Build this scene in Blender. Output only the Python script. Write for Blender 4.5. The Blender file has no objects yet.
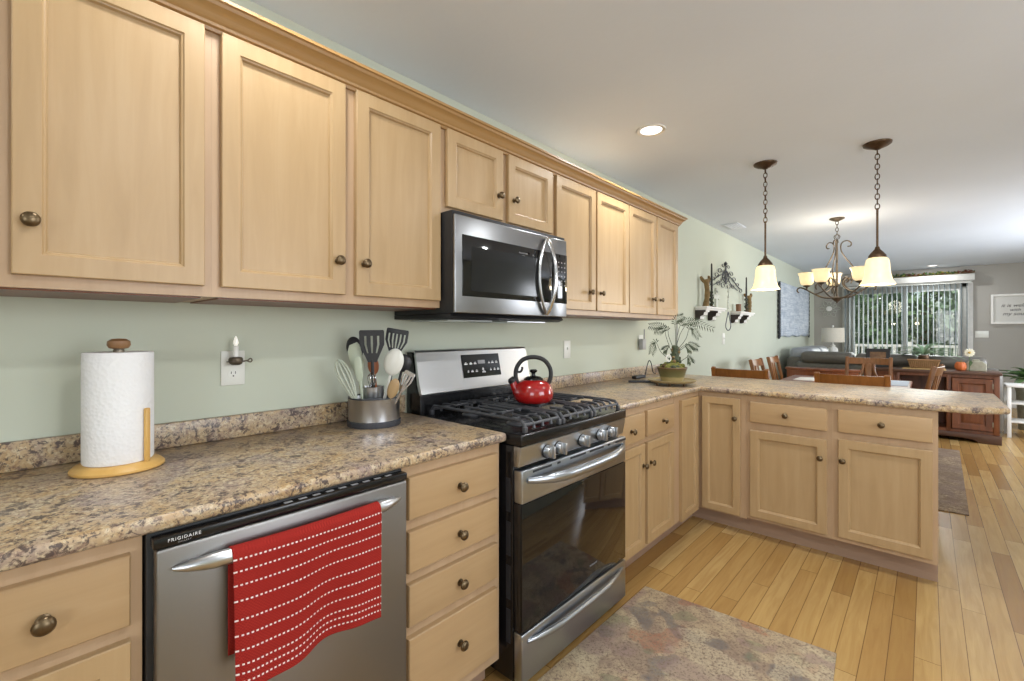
import bpy, bmesh, math, random
from mathutils import Vector, Matrix
PI = math.pi
R = math.radians
rnd = random.Random(7)
SC = bpy.context.scene
COL = SC.collection

# ------------------------------------------------------------------ camera
cam_d = bpy.data.cameras.new('camera')
cam_d.sensor_width = 36.0
cam_d.lens = 455.0 / 1024.0 * 36.0
cam_d.shift_y = -8.6 / 1024.0
cam_d.clip_start = 0.05
cam = bpy.data.objects.new('camera', cam_d)
cam.location = (1.7313, 0.0, 1.2634)
cam.rotation_euler = (PI / 2, 0, 0.7395)
COL.objects.link(cam)
SC.camera = cam

# ------------------------------------------------------------------ exposure, world, sun, daylight
SC.view_settings.view_transform = 'Standard'
SC.view_settings.look = 'None'
SC.view_settings.gamma = 1.0
SC.view_settings.use_curve_mapping = False
SC.view_settings.exposure = -0.22

W = bpy.data.worlds.new('world')
SC.world = W
W.use_nodes = True
wn = W.node_tree
sky = wn.nodes.new('ShaderNodeTexSky')
try:
    sky.sky_type = 'NISHITA'
    sky.sun_disc = False
    sky.sun_elevation = R(40)
    sky.sun_rotation = R(200)
except Exception:
    pass
bg = wn.nodes['Background']
bg.inputs['Strength'].default_value = 0.12
wn.links.new(sky.outputs[0], bg.inputs['Color'])


def light(name, kind, loc, rot, energy, color=(1, 1, 1), size=1.0, size_y=None, parent=None, spread=None, shape=None, blend=None, angle=None):
    d = bpy.data.lights.new(name, kind)
    d.energy = energy
    d.color = color
    if kind == 'AREA':
        d.shape = shape or ('RECTANGLE' if size_y else 'DISK')
        d.size = size
        if size_y:
            d.size_y = size_y
        if spread:
            d.spread = spread
    elif kind == 'POINT':
        d.shadow_soft_size = size
    elif kind == 'SUN':
        d.angle = size
    o = bpy.data.objects.new(name, d)
    o.location = loc
    o.rotation_euler = rot
    COL.objects.link(o)
    if parent:
        o.parent = parent
    return o


light('sun', 'SUN', (0, 20, 20), (R(48), 0, R(-25)), 3.2, (1, 0.95, 0.86), R(1))
# daylight lamp outside the far sliding door; the other three are added, unseen fill
DAY = (0.95, 0.99, 1.06)
light('far_door_daylight', 'AREA', (1.40, 13.4, 1.9), (R(-80), 0, 0), 190, (1, 0.99, 0.96), 3.6, 2.4)
light('right_fill_light', 'AREA', (4.12, 1.35, 1.45), (0, R(93), 0), 58, DAY, 1.3, 1.8)
light('living_fill_light', 'AREA', (4.12, 7.2, 1.45), (0, R(97), 0), 140, DAY, 1.3, 2.6)
light('back_fill_light', 'AREA', (2.95, -2.32, 1.45), (R(96), 0, 0), 46, DAY, 1.9, 1.3)


# ------------------------------------------------------------------ materials
def lin(h):
    h = h.lstrip('#')
    out = []
    for i in (0, 2, 4):
        c = int(h[i:i + 2], 16) / 255.0
        out.append(c / 12.92 if c <= 0.04045 else ((c + 0.055) / 1.055) ** 2.4)
    return tuple(out) + (1.0,)


class NT:
    def __init__(s, name):
        s.m = bpy.data.materials.new(name)
        s.m.use_nodes = True
        s.t = s.m.node_tree
        s.b = s.t.nodes['Principled BSDF']

    def n(s, t, **k):
        o = s.t.nodes.new(t)
        for a, b in k.items():
            setattr(o, a, b)
        return o

    def l(s, a, b):
        s.t.links.new(a, b)

    def val(s, v, sock):
        if hasattr(v, 'is_linked'):
            s.l(v, sock)
        else:
            sock.default_value = v

    def math(s, op, a, b=None):
        o = s.n('ShaderNodeMath', operation=op)
        s.val(a, o.inputs[0])
        if b is not None:
            s.val(b, o.inputs[1])
        return o.outputs[0]

    def coord(s, scale=(1, 1, 1), out='Object', rot=(0, 0, 0)):
        tc = s.n('ShaderNodeTexCoord')
        mp = s.n('ShaderNodeMapping')
        mp.inputs['Scale'].default_value = scale
        mp.inputs['Rotation'].default_value = rot
        s.l(tc.outputs[out], mp.inputs['Vector'])
        return mp.outputs['Vector']

    def noise(s, vec, scale=5, detail=4, rough=0.55, dist=0.0):
        o = s.n('ShaderNodeTexNoise')
        o.inputs['Scale'].default_value = scale
        o.inputs['Detail'].default_value = detail
        o.inputs['Roughness'].default_value = rough
        o.inputs['Distortion'].default_value = dist
        s.l(vec, o.inputs['Vector'])
        return o.outputs['Fac']

    def ramp(s, fac, stops, interp='LINEAR'):
        o = s.n('ShaderNodeValToRGB')
        o.color_ramp.interpolation = interp
        e = o.color_ramp.elements
        while len(e) < len(stops):
            e.new(0.5)
        for i, (p, c) in enumerate(stops):
            e[i].position = p
            e[i].color = c if not isinstance(c, str) else lin(c)
        s.l(fac, o.inputs['Fac'])
        return o.outputs['Color']

    def mix(s, fac, a, b, mode='MIX'):
        o = s.n('ShaderNodeMix', data_type='RGBA', blend_type=mode)
        s.val(fac, o.inputs[0])
        for v, k in ((a, 6), (b, 7)):
            if isinstance(v, str):
                v = lin(v)
            s.val(v, o.inputs[k])
        return o.outputs[2]

    def bump(s, h, strength=0.2, dist=0.01):
        o = s.n('ShaderNodeBump')
        o.inputs['Strength'].default_value = strength
        o.inputs['Distance'].default_value = dist
        s.l(h, o.inputs['Height'])
        s.l(o.outputs[0], s.b.inputs['Normal'])

    def base(s, c):
        if isinstance(c, str):
            c = lin(c)
        s.val(c, s.b.inputs['Base Color'])
        return s

    def set(s, **k):
        for a, b in k.items():
            s.b.inputs[a.replace('_', ' ')].default_value = b
        return s


def plain(name, col, rough=0.5, metal=0.0, var=0.06, vscale=20, spec=0.5, **k):
    """one colour with a faint procedural mottling"""
    t = NT(name)
    v = t.coord()
    f = t.noise(v, vscale, 3)
    c = lin(col) if isinstance(col, str) else col
    lo = tuple(x * (1 - var) for x in c[:3]) + (1,)
    hi = tuple(min(1, x * (1 + var)) for x in c[:3]) + (1,)
    t.base(t.ramp(f, [(0.3, lo), (0.7, hi)]))
    t.set(Roughness=rough, Metallic=metal)
    t.b.inputs['Specular IOR Level'].default_value = spec
    for a, b in k.items():
        t.b.inputs[a.replace('_', ' ')].default_value = b
    return t.m


def wood(name, a, b, c, grain=(14, 14, 1.2), rough=0.38, bump=0.03):
    t = NT(name)
    v = t.coord(grain)
    f = t.noise(v, 2.2, 6, 0.6, 0.6)
    v2 = t.coord((1.2, 1.2, 0.5))
    g = t.noise(v2, 2.0, 3, 0.5)
    col = t.ramp(f, [(0.25, a), (0.5, b), (0.8, c)])
    col2 = t.mix(t.math('MULTIPLY', g, 0.45), col, t.mix(0.5, a, c))
    oi = t.n('ShaderNodeObjectInfo')
    hs = t.n('ShaderNodeHueSaturation')
    t.l(col2, hs.inputs['Color'])
    t.l(t.math('MULTIPLY_ADD', oi.outputs['Random'], 0.08) if False else t.math('ADD', t.math('MULTIPLY', oi.outputs['Random'], 0.08), 0.96), hs.inputs['Value'])
    t.l(hs.outputs[0], t.b.inputs['Base Color'])
    t.set(Roughness=rough)
    t.bump(f, bump, 0.004)
    return t.m


M = {}
M['maple'] = wood('maple_vertical_grain', '#a4875f', '#ac8f67', '#b49973')
M['maple_h'] = wood('maple_horizontal_grain', '#a38560', '#ab8d66', '#b39670', grain=(1.2, 14, 14))
M['maple_box'] = wood('maple_cabinet_frame', '#a88b6a', '#b09373', '#b89c7d')
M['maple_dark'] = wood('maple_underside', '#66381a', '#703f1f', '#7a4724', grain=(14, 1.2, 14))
M['crown'] = wood('maple_crown', '#9a7444', '#a47e4d', '#ae8a59', grain=(14, 1.0, 14), rough=0.35)
M['toe'] = wood('toe_kick_wood', '#967a66', '#a1856f', '#ab907a', grain=(1.2, 14, 14))
M['cherry'] = wood('cherry_wood', '#6a3417', '#804320', '#935229', rough=0.3)
M['walnut'] = wood('chair_brown_wood', '#69401c', '#815227', '#966334', rough=0.28)
M['redwood'] = wood('distressed_red_wood', '#432617', '#6b3c22', '#8a5230', grain=(9, 9, 1.5), rough=0.4)
M['redwood_dark'] = wood('dark_brown_wood', '#3d281e', '#523627', '#654533', grain=(1.5, 9, 9), rough=0.4)
M['oak'] = wood('golden_oak', '#c4974f', '#d2a65c', '#dcb36c', grain=(10, 10, 2))
M['knob_wood'] = wood('brown_turned_wood', '#7d5a3a', '#8e6844', '#9c7650', grain=(10, 10, 4))
M['copper_wood'] = wood('copper_wood', '#9c5a38', '#b06844', '#c07850')
M['brass'] = plain('antique_brass', '#6a5a44', 0.34, 0.9, 0.25, 60)
M['bronze'] = plain('oil_rubbed_bronze', '#5a4634', 0.42, 0.7, 0.25, 40)
M['pewter'] = plain('brushed_pewter', '#8d8475', 0.4, 0.75, 0.15, 40)
M['dark_pewter'] = plain('dark_pewter', '#5d5244', 0.4, 0.6, 0.15, 40)
M['iron'] = plain('cast_iron', '#4c4d51', 0.38, 0.3, 0.2, 60)
M['black'] = plain('black_enamel', '#101012', 0.22, 0.0, 0.15)
M['black_matte'] = plain('black_plastic', '#19191b', 0.5, 0.0, 0.15)
M['nylon'] = plain('black_nylon', '#2b2b2e', 0.45, 0.0, 0.12)
M['blackglass'] = plain('black_glass', '#0c0c0e', 0.06, 0.0, 0.1, spec=0.7)
M['white'] = plain('white_paint', '#e8e6e0', 0.45, 0.0, 0.03)
M['whiteplastic'] = plain('white_plastic', '#e2e2da', 0.35, 0.0, 0.02)
M['grey_dark'] = plain('dark_slot', '#26262a', 0.6)
M['sage'] = plain('sage_silicone', '#bfc7b2', 0.45)
M['sage_wire'] = plain('pale_sage_wire', '#c6ccbc', 0.35, 0.0)
M['chrome'] = plain('chrome', '#c9c9cb', 0.18, 1.0, 0.04)
M['red'] = plain('red_enamel', '#9a1614', 0.12, 0.0, 0.05, Coat_Weight=0.6)
M['spongedark'] = plain('charcoal_rubber', '#3a3c42', 0.55)
M['labelwhite'] = plain('white_print', '#d9d9d9', 0.5, 0.0, 0.02)
M['labelgrey'] = plain('grey_print', '#8e8e90', 0.4, 0.0, 0.02)
M['ink'] = plain('ink_black', '#3a3a3a', 0.7, 0.0, 0.02)
M['leather'] = plain('grey_leather', '#5c5850', 0.36, 0.0, 0.1, 30)
M['leather_light'] = plain('silver_grey_leather', '#8f9298', 0.32, 0.0, 0.1, 30)
M['leaf'] = plain('leaf_green', '#3f5a2c', 0.5, 0.0, 0.35, 12)
M['leaf_pale'] = plain('pale_leaf', '#7f9a78', 0.5, 0.0, 0.35, 30)
M['tree_leaf'] = plain('sunlit_tree_leaf', '#7f9a6e', 0.6, 0.0, 0.3, 3)
M['tree_leaf_pale'] = plain('pale_tree_leaf', '#95ab90', 0.6, 0.0, 0.3, 3)
M['leaf_dark'] = plain('dark_frond', '#39432b', 0.6, 0.0, 0.3, 20)
M['moss'] = plain('moss', '#6a6a2e', 0.9, 0.0, 0.5, 60)
M['bark'] = plain('driftwood', '#7a643f', 0.8, 0.0, 0.35, 25)
M['soil'] = plain('soil_brown', '#4f3a26', 0.9, 0.0, 0.4, 60)
M['pumpkin'] = plain('orange_pumpkin', '#c96a34', 0.55, 0.0, 0.1)
M['petal'] = plain('cream_petal', '#f0ead2', 0.6, 0.0, 0.04)
M['stone'] = plain('pale_stone', '#9a9683', 0.75, 0.0, 0.15, 30)
M['wicker'] = plain('wicker_tan', '#86693d', 0.6, 0.0, 0.25, 60)
M['mat_straw'] = plain('straw_mat', '#c3a26c', 0.8, 0.0, 0.2, 60)
M['tray_brown'] = plain('olive_brown_tray', '#9a8860', 0.4, 0.0, 0.2, 20)
M['linen'] = plain('linen_shade', '#ddd5c4', 0.8, 0.0, 0.04, 80)
M['runner'] = plain('pale_blue_cloth', '#c3ccd6', 0.8, 0.0, 0.05, 60)
M['paper'] = plain('paper_white', '#f0eeea', 0.8, 0.0, 0.02)
M['candle_dark'] = plain('dark_taper', '#2b2a28', 0.5)
M['espresso'] = plain('espresso_wood', '#2f2521', 0.45, 0.0, 0.2)
M['silver_cross'] = plain('pale_silver', '#c8cabf', 0.5, 0.3, 0.1)
M['fringe'] = plain('dark_fringe', '#3a3d40', 0.9, 0.0, 0.3, 60)


def steel(name, col, rough, vec_scale):
    t = NT(name)
    v = t.coord(vec_scale)
    f = t.noise(v, 6, 4)
    c = lin(col)
    t.base(t.ramp(f, [(0.3, tuple(x * 0.985 for x in c[:3]) + (1,)), (0.7, c)]))
    t.set(Metallic=1.0)
    r = t.math('ADD', t.math('MULTIPLY', f, 0.03), rough - 0.015)
    t.l(r, t.b.inputs['Roughness'])
    return t.m


M['steel'] = steel('brushed_stainless', '#c3c5c8', 0.28, (1, 2, 160))
M['steel_grey'] = steel('grey_stainless', '#939496', 0.30, (1, 2, 160))
M['steel_dark'] = steel('dishwasher_stainless', '#8f8d8b', 0.38, (160, 160, 2))
M['steel_warm'] = steel('warm_stainless', '#aeb3b9', 0.30, (1, 2, 160))


def paint(name, col, var=0.03, bumpv=0.04, scale=90, rough=0.75):
    t = NT(name)
    v = t.coord()
    f = t.noise(v, scale, 3)
    g = t.noise(v, 0.9, 2)
    c = lin(col)
    t.base(t.ramp(g, [(0.3, tuple(x * (1 - var) for x in c[:3]) + (1,)), (0.7, tuple(min(1, x * (1 + var)) for x in c[:3]) + (1,))]))
    t.set(Roughness=rough)
    t.bump(f, bumpv, 0.004)
    return t.m


M['wall_sage'] = paint('sage_wall_paint', '#c5cab9')
M['wall_grey'] = paint('warm_grey_wall_paint', '#a6a29a')
M['ceiling'] = paint('textured_ceiling', '#dfe6ef', 0.03, 0.25, 22, 0.85)
M['trimwhite'] = plain('white_trim', '#dcdad4', 0.45)


def laminate():
    t = NT('granite_look_laminate')
    v = t.coord()
    K = (0, 0, 0, 1)
    big = t.noise(v, 7, 4, 0.6, 0.8)
    mid = t.noise(v, 55, 6, 0.66, 0.4)
    fine = t.noise(t.coord(rot=(0.3, 0.5, 0.9)), 120, 5, 0.7)
    clus = t.noise(t.coord(rot=(0.9, 0.2, 0.4)), 17, 3, 0.6, 0.6)
    fl = t.noise(t.coord(rot=(0.1, 0.2, 0.4)), 62, 6, 0.72, 0.7)
    lt = t.noise(t.coord(rot=(1.3, 0.2, 0.4)), 85, 6, 0.7, 0.4)
    base = t.ramp(big, [(0.36, '#ad8f66'), (0.46, '#b49b77'), (0.55, '#aa957e'), (0.66, '#95837a')])
    base = t.mix(t.ramp(lt, [(0.50, K), (0.60, (0.75, 0.75, 0.75, 1))]), base, '#cbbc9c')
    base = t.mix(t.ramp(mid, [(0.53, K), (0.62, (0.75, 0.75, 0.75, 1))]), base, '#755b50')
    dark = t.math('ADD', fl, t.math('MULTIPLY', t.math('SUBTRACT', clus, 0.5), 0.55))
    base = t.mix(t.ramp(dark, [(0.535, K), (0.61, (0.9, 0.9, 0.9, 1))]), base, '#493c3b')
    base = t.mix(t.ramp(fine, [(0.56, K), (0.63, (0.8, 0.8, 0.8, 1))]), base, '#463a34')
    t.base(base)
    t.set(Roughness=0.32)
    t.bump(fine, 0.03, 0.002)
    return t.m


M['laminate'] = laminate()


def planks():
    t = NT('maple_strip_floor')
    tc = t.n('ShaderNodeTexCoord')
    sep = t.n('ShaderNodeSeparateXYZ')
    t.l(tc.outputs['Object'], sep.inputs[0])
    w, L = 0.077, 0.95
    xs = t.math('DIVIDE', sep.outputs['X'], w)
    row = t.math('FLOOR', xs)
    fx = t.math('FRACT', xs)
    wn1 = t.n('ShaderNodeTexWhiteNoise', noise_dimensions='1D')
    t.l(row, wn1.inputs['W'])
    ys = t.math('ADD', t.math('DIVIDE', sep.outputs['Y'], L), t.math('MULTIPLY', wn1.outputs['Value'], 7.0))
    idy = t.math('FLOOR', ys)
    fy = t.math('FRACT', ys)
    cmb = t.n('ShaderNodeCombineXYZ')
    t.l(row, cmb.inputs['X'])
    t.l(idy, cmb.inputs['Y'])
    wn2 = t.n('ShaderNodeTexWhiteNoise', noise_dimensions='3D')
    t.l(cmb.outputs[0], wn2.inputs['Vector'])
    col = t.ramp(wn2.outputs['Value'], [(0.0, '#93703e'), (0.25, '#a5824d'), (0.6, '#b3925a'), (1.0, '#bd9f6a')])
    mp = t.n('ShaderNodeMapping')
    mp.inputs['Scale'].default_value = (22, 1.6, 1)
    t.l(tc.outputs['Object'], mp.inputs['Vector'])
    add = t.n('ShaderNodeVectorMath', operation='ADD')
    t.l(mp.outputs[0], add.inputs[0])
    sc = t.n('ShaderNodeVectorMath', operation='SCALE')
    t.l(wn2.outputs['Color'], sc.inputs[0])
    sc.inputs['Scale'].default_value = 30
    t.l(sc.outputs[0], add.inputs[1])
    g = t.noise(add.outputs[0], 1.6, 5, 0.6, 0.8)
    col = t.mix(t.ramp(g, [(0.35, (0.4, 0.4, 0.4, 1)), (0.65, (0, 0, 0, 1))]), col, '#886035')
    e1 = t.math('MINIMUM', fx, t.math('SUBTRACT', 1.0, fx))
    e2 = t.math('MULTIPLY', t.math('MINIMUM', fy, t.math('SUBTRACT', 1.0, fy)), L / w)
    e = t.math('MINIMUM', e1, e2)
    seam = t.math('LESS_THAN', e, 0.017)
    col = t.mix(t.math('MULTIPLY', seam, 0.75), col, '#4a2d14')
    t.base(col)
    t.set(Roughness=0.27)
    t.bump(t.math('SUBTRACT', 1.0, seam), 0.25, 0.002)
    return t.m


M['floor'] = planks()


def rug_mat(name, stops, patches, aniso=(1, 1, 1)):
    t = NT(name)
    fine = t.noise(t.coord(), 95, 5, 0.75, 0.6)
    speck = t.noise(t.coord(aniso), 42, 6, 0.74, 0.5)
    col = t.ramp(speck, stops)
    cloud = t.noise(t.coord(rot=(0, 0, 0.7)), 4.5, 3, 0.6, 0.5)
    col = t.mix(t.ramp(cloud, [(0.42, (0, 0, 0, 1)), (0.56, (0.6, 0.6, 0.6, 1))]), col, '#7d6a60')
    for i, (c, sc, off, lo, hi) in enumerate(patches):
        tc = t.n('ShaderNodeTexCoord')
        mp = t.n('ShaderNodeMapping')
        mp.inputs['Location'].default_value = off
        t.l(tc.outputs['Object'], mp.inputs['Vector'])
        f = t.noise(mp.outputs[0], sc, 2, 0.5, 0.3)
        k = t.ramp(f, [(lo, (0, 0, 0, 1)), (hi, (1, 1, 1, 1))])
        k2 = t.ramp(t.math('ADD', fine, 0.0), [(0.40, (0.72, 0.72, 0.72, 1)), (0.60, (0.18, 0.18, 0.18, 1))])
        m = t.n('ShaderNodeMix', data_type='RGBA', blend_type='MULTIPLY')
        m.inputs[0].default_value = 1.0
        t.l(k, m.inputs[6]); t.l(k2, m.inputs[7])
        col = t.mix(m.outputs[2], col, c)
    col = t.mix(t.ramp(fine, [(0.50, (0, 0, 0, 1)), (0.62, (0.7, 0.7, 0.7, 1))]), col, '#5f5148')
    t.base(col)
    t.set(Roughness=0.95)
    t.b.inputs['Specular IOR Level'].default_value = 0.1
    t.bump(fine, 0.4, 0.006)
    return t.m


M['rug'] = rug_mat('faded_oriental_rug', [(0.34, '#877461'), (0.46, '#ab987d'), (0.62, '#baa888')],
                   [('#95604c', 5.2, (3, 1, 0), 0.60, 0.63), ('#5a5c62', 5.0, (7.3, 2, 0), 0.60, 0.63),
                    ('#77795f', 5.5, (1.2, 9, 0), 0.60, 0.63), ('#bcae92', 4.2, (5, 5, 0), 0.54, 0.57), ('#907872', 4.2, (2, 7, 0), 0.58, 0.62)])
M['rug2'] = rug_mat('brown_striped_rug', [(0.3, '#5d4c3c'), (0.5, '#8b7861'), (0.7, '#b8a68a')],
                    [('#6e5a48', 5, (1, 1, 0), 0.5, 0.6)])


def weave(name, c1, c2, scale=320):
    t = NT(name)
    v = t.coord()
    w = t.n('ShaderNodeTexChecker')
    w.inputs['Scale'].default_value = scale
    w.inputs['Color1'].default_value = lin(c1)
    w.inputs['Color2'].default_value = lin(c2)
    t.l(v, w.inputs['Vector'])
    f = t.noise(v, 12, 3)
    t.base(t.mix(t.math('MULTIPLY', f, 0.5), w.outputs['Color'], c1))
    t.set(Roughness=0.9)
    t.b.inputs['Specular IOR Level'].default_value = 0.15
    return t.m


M['towel_red'] = weave('red_woven_cotton', '#86201b', '#9c2c24')
M['towel_white'] = plain('white_stitch', '#e3d3cc', 0.9)


def tapestry():
    t = NT('pale_blue_weave')
    a = t.noise(t.coord((1, 3, 30)), 3, 4, 0.6, 0.3)
    b = t.noise(t.coord((1, 34, 3)), 3, 4, 0.6, 0.3)
    c = t.ramp(a, [(0.35, '#a6b1bd'), (0.5, '#bfc7cf'), (0.65, '#d6dadd')])
    c = t.mix(t.ramp(b, [(0.5, (0, 0, 0, 1)), (0.62, (0.6, 0.6, 0.6, 1))]), c, '#97a3b2')
    t.base(c)
    t.set(Roughness=0.95)
    t.bump(a, 0.3, 0.01)
    return t.m


M['tapestry'] = tapestry()


def ceramic():
    t = NT('glazed_olive_ceramic')
    tc = t.n('ShaderNodeTexCoord')
    sp = t.n('ShaderNodeSeparateXYZ')
    t.l(tc.outputs['Object'], sp.inputs[0])
    f = t.noise(t.coord((4, 4, 10)), 8, 4)
    z = t.math('ADD', sp.outputs['Z'], t.math('MULTIPLY', f, 0.012))
    c = t.ramp(t.math('MULTIPLY', z, 8.0), [(0.26, '#a39264'), (0.34, '#6b6640'), (0.6, '#5f5a38'), (0.9, '#6a5038')])
    t.base(c)
    t.set(Roughness=0.35)
    return t.m


M['ceramic'] = ceramic()


def quilted():
    t = NT('quilted_paper')
    v = t.coord()
    vo = t.n('ShaderNodeTexVoronoi')
    vo.inputs['Scale'].default_value = 110
    t.l(v, vo.inputs['Vector'])
    t.base('#ececec')
    t.set(Roughness=0.9)
    t.bump(vo.outputs['Distance'], 0.35, 0.004)
    return t.m


M['quilted'] = quilted()


def pane():
    t = NT('clear_glass_pane')
    tr = t.n('ShaderNodeBsdfTransparent')
    tr.inputs[0].default_value = (0.93, 0.96, 0.95, 1)
    gl = t.n('ShaderNodeBsdfGlossy')
    gl.inputs['Roughness'].default_value = 0.02
    fr = t.n('ShaderNodeFresnel')
    fr.inputs[0].default_value = 1.5
    mx = t.n('ShaderNodeMixShader')
    t.l(fr.outputs[0], mx.inputs[0])
    t.l(tr.outputs[0], mx.inputs[1])
    t.l(gl.outputs[0], mx.inputs[2])
    t.l(mx.outputs[0], t.t.nodes['Material Output'].inputs['Surface'])
    return t.m


M['pane'] = pane()


def glow(name, col, base, strength):
    t = NT(name)
    v = t.coord()
    f = t.noise(v, 14, 3, 0.6, 1.5)
    t.base(base)
    t.set(Roughness=0.35)
    c = lin(col)
    t.l(t.ramp(f, [(0.3, tuple(x * 0.85 for x in c[:3]) + (1,)), (0.7, c)]), t.b.inputs['Emission Color'])
    t.b.inputs['Emission Strength'].default_value = strength
    return t.m


M['shade_glow'] = glow('lit_alabaster_glass', '#ffe3ae', '#e8d7ae', 0.95)
M['bulb_glow'] = glow('lit_bulb', '#fff0d0', '#ffffff', 5.0)
M['flame_glow'] = glow('lit_candle_tip', '#fff6dc', '#ffffff', 0.45)
M['can_glow'] = glow('lit_recessed_lens', '#fffaf2', '#ffffff', 3.0)


# ------------------------------------------------------------------ mesh builder
class MB:
    def __init__(s):
        s.bm = bmesh.new()

    def _mark(s, faces, mi):
        if mi:
            for f in faces:
                f.material_index = mi

    def box(s, x0, x1, y0, y1, z0, z1, bev=0.0, mi=0, seg=2, mat=None):
        x0, x1 = min(x0, x1), max(x0, x1)
        y0, y1 = min(y0, y1), max(y0, y1)
        z0, z1 = min(z0, z1), max(z0, z1)
        P = [(x0, y0, z0), (x1, y0, z0), (x1, y1, z0), (x0, y1, z0), (x0, y0, z1), (x1, y0, z1), (x1, y1, z1), (x0, y1, z1)]
        if mat:
            P = [mat @ Vector(p) for p in P]
        v = [s.bm.verts.new(p) for p in P]
        fs = [s.bm.faces.new([v[i] for i in q]) for q in ((0, 3, 2, 1), (4, 5, 6, 7), (0, 1, 5, 4), (1, 2, 6, 5), (2, 3, 7, 6), (3, 0, 4, 7))]
        s._mark(fs, mi)
        if bev:
            es = {e for f in fs for e in f.edges}
            r = bmesh.ops.bevel(s.bm, geom=list(es), offset=bev, segments=seg, profile=0.5, affect='EDGES')
            s._mark(r['faces'], mi)
        return s

    def prism(s, pts, axis, a, b, bev=0.0, mi=0, seg=2, mat=None):
        """2D outline (ccw or cw) extruded along axis from a to b"""
        def P(p, t):
            q = {'x': (t, p[0], p[1]), 'y': (p[0], t, p[1]), 'z': (p[0], p[1], t)}[axis]
            return mat @ Vector(q) if mat else q
        va = [s.bm.verts.new(P(p, a)) for p in pts]
        vb = [s.bm.verts.new(P(p, b)) for p in pts]
        n = len(pts)
        fs = [s.bm.faces.new(va), s.bm.faces.new(vb[::-1])]
        for i in range(n):
            fs.append(s.bm.faces.new([va[i], vb[i], vb[(i + 1) % n], va[(i + 1) % n]]))
        bmesh.ops.recalc_face_normals(s.bm, faces=fs)
        s._mark(fs, mi)
        if bev:
            es = set(fs[0].edges) | set(fs[1].edges)
            r = bmesh.ops.bevel(s.bm, geom=list(es), offset=bev, segments=seg, profile=0.5, affect='EDGES')
            s._mark(r['faces'], mi)
        return s

    def lathe(s, prof, c=(0, 0, 0), axis='z', seg=24, mi=0, sx=1.0, sy=1.0, cap=True, mat=None):
        """profile of (radius, height) turned about an axis"""
        rings = []
        for r, h in prof:
            ring = []
            for i in range(seg):
                a = 2 * PI * i / seg
                p = (r * math.cos(a) * sx, r * math.sin(a) * sy, h)
                if axis == 'x':
                    p = (h, p[0], p[1])
                elif axis == 'y':
                    p = (p[0], h, p[1])
                elif axis == '-y':
                    p = (p[0], -h, p[1])
                p = Vector(p) + Vector(c)
                ring.append(s.bm.verts.new(mat @ p if mat else p))
            rings.append(ring)
        fs = []
        for a, b in zip(rings, rings[1:]):
            for i in range(seg):
                j = (i + 1) % seg
                fs.append(s.bm.faces.new([a[i], a[j], b[j], b[i]]))
        if cap:
            if prof[0][0] > 1e-6:
                fs.append(s.bm.faces.new(rings[0][::-1]))
            if prof[-1][0] > 1e-6:
                fs.append(s.bm.faces.new(rings[-1]))
        bmesh.ops.recalc_face_normals(s.bm, faces=fs)
        s._mark(fs, mi)
        return s

    def tube(s, pts, r, seg=8, closed=False, mi=0, flat=1.0, up=None):
        """round (or flattened) rod swept along points; r may be a list"""
        pts = [Vector(p) for p in pts]
        n = len(pts)
        rr = r if isinstance(r, (list, tuple)) else [r] * n
        rings = []
        prev = None
        for i, p in enumerate(pts):
            if closed:
                d = pts[(i + 1) % n] - pts[i - 1]
            else:
                d = pts[min(i + 1, n - 1)] - pts[max(i - 1, 0)]
            if d.length < 1e-9:
                d = Vector((0, 0, 1))
            d.normalize()
            u = prev if prev is not None else (Vector(up) if up else (Vector((0, 0, 1)) if abs(d.z) < 0.9 else Vector((1, 0, 0))))
            u = (u - d * u.dot(d))
            if u.length < 1e-6:
                u = d.orthogonal()
            u.normalize()
            prev = u
            w = d.cross(u)
            rings.append([s.bm.verts.new(p + (u * math.cos(2 * PI * k / seg) * rr[i] * flat) + (w * math.sin(2 * PI * k / seg) * rr[i])) for k in range(seg)])
        fs = []
        m = n if closed else n - 1
        for i in range(m):
            a, b = rings[i], rings[(i + 1) % n]
            for k in range(seg):
                j = (k + 1) % seg
                fs.append(s.bm.faces.new([a[k], a[j], b[j], b[k]]))
        if not closed:
            fs.append(s.bm.faces.new(rings[0][::-1]))
            fs.append(s.bm.faces.new(rings[-1]))
        bmesh.ops.recalc_face_normals(s.bm, faces=fs)
        s._mark(fs, mi)
        return s

    def ball(s, c, r, seg=12, sx=1, sy=1, sz=1, mi=0):
        prof = [(max(1e-4, r * math.sin(PI * i / seg)), -r * math.cos(PI * i / seg) * sz) for i in range(seg + 1)]
        prof[0] = (r * 0.02, prof[0][1])
        prof[-1] = (r * 0.02, prof[-1][1])
        return s.lathe(prof, c, 'z', max(10, seg), mi, sx, sy)

    def rings(s, rects, mi=0):
        """nested rectangles: (x0,x1,z0,z1,y) joined in order, the last one filled, the first one filled too"""
        rv = []
        for x0, x1, z0, z1, y in rects:
            rv.append([s.bm.verts.new(p) for p in ((x0, y, z0), (x1, y, z0), (x1, y, z1), (x0, y, z1))])
        fs = [s.bm.faces.new(rv[0][::-1])]
        for a, b in zip(rv, rv[1:]):
            for i in range(4):
                j = (i + 1) % 4
                fs.append(s.bm.faces.new([a[i], a[j], b[j], b[i]]))
        fs.append(s.bm.faces.new(rv[-1]))
        bmesh.ops.recalc_face_normals(s.bm, faces=fs)
        s._mark(fs, mi)
        return s

    def quad(s, pts, mi=0):
        f = s.bm.faces.new([s.bm.verts.new(p) for p in pts])
        f.material_index = mi
        return s

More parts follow.
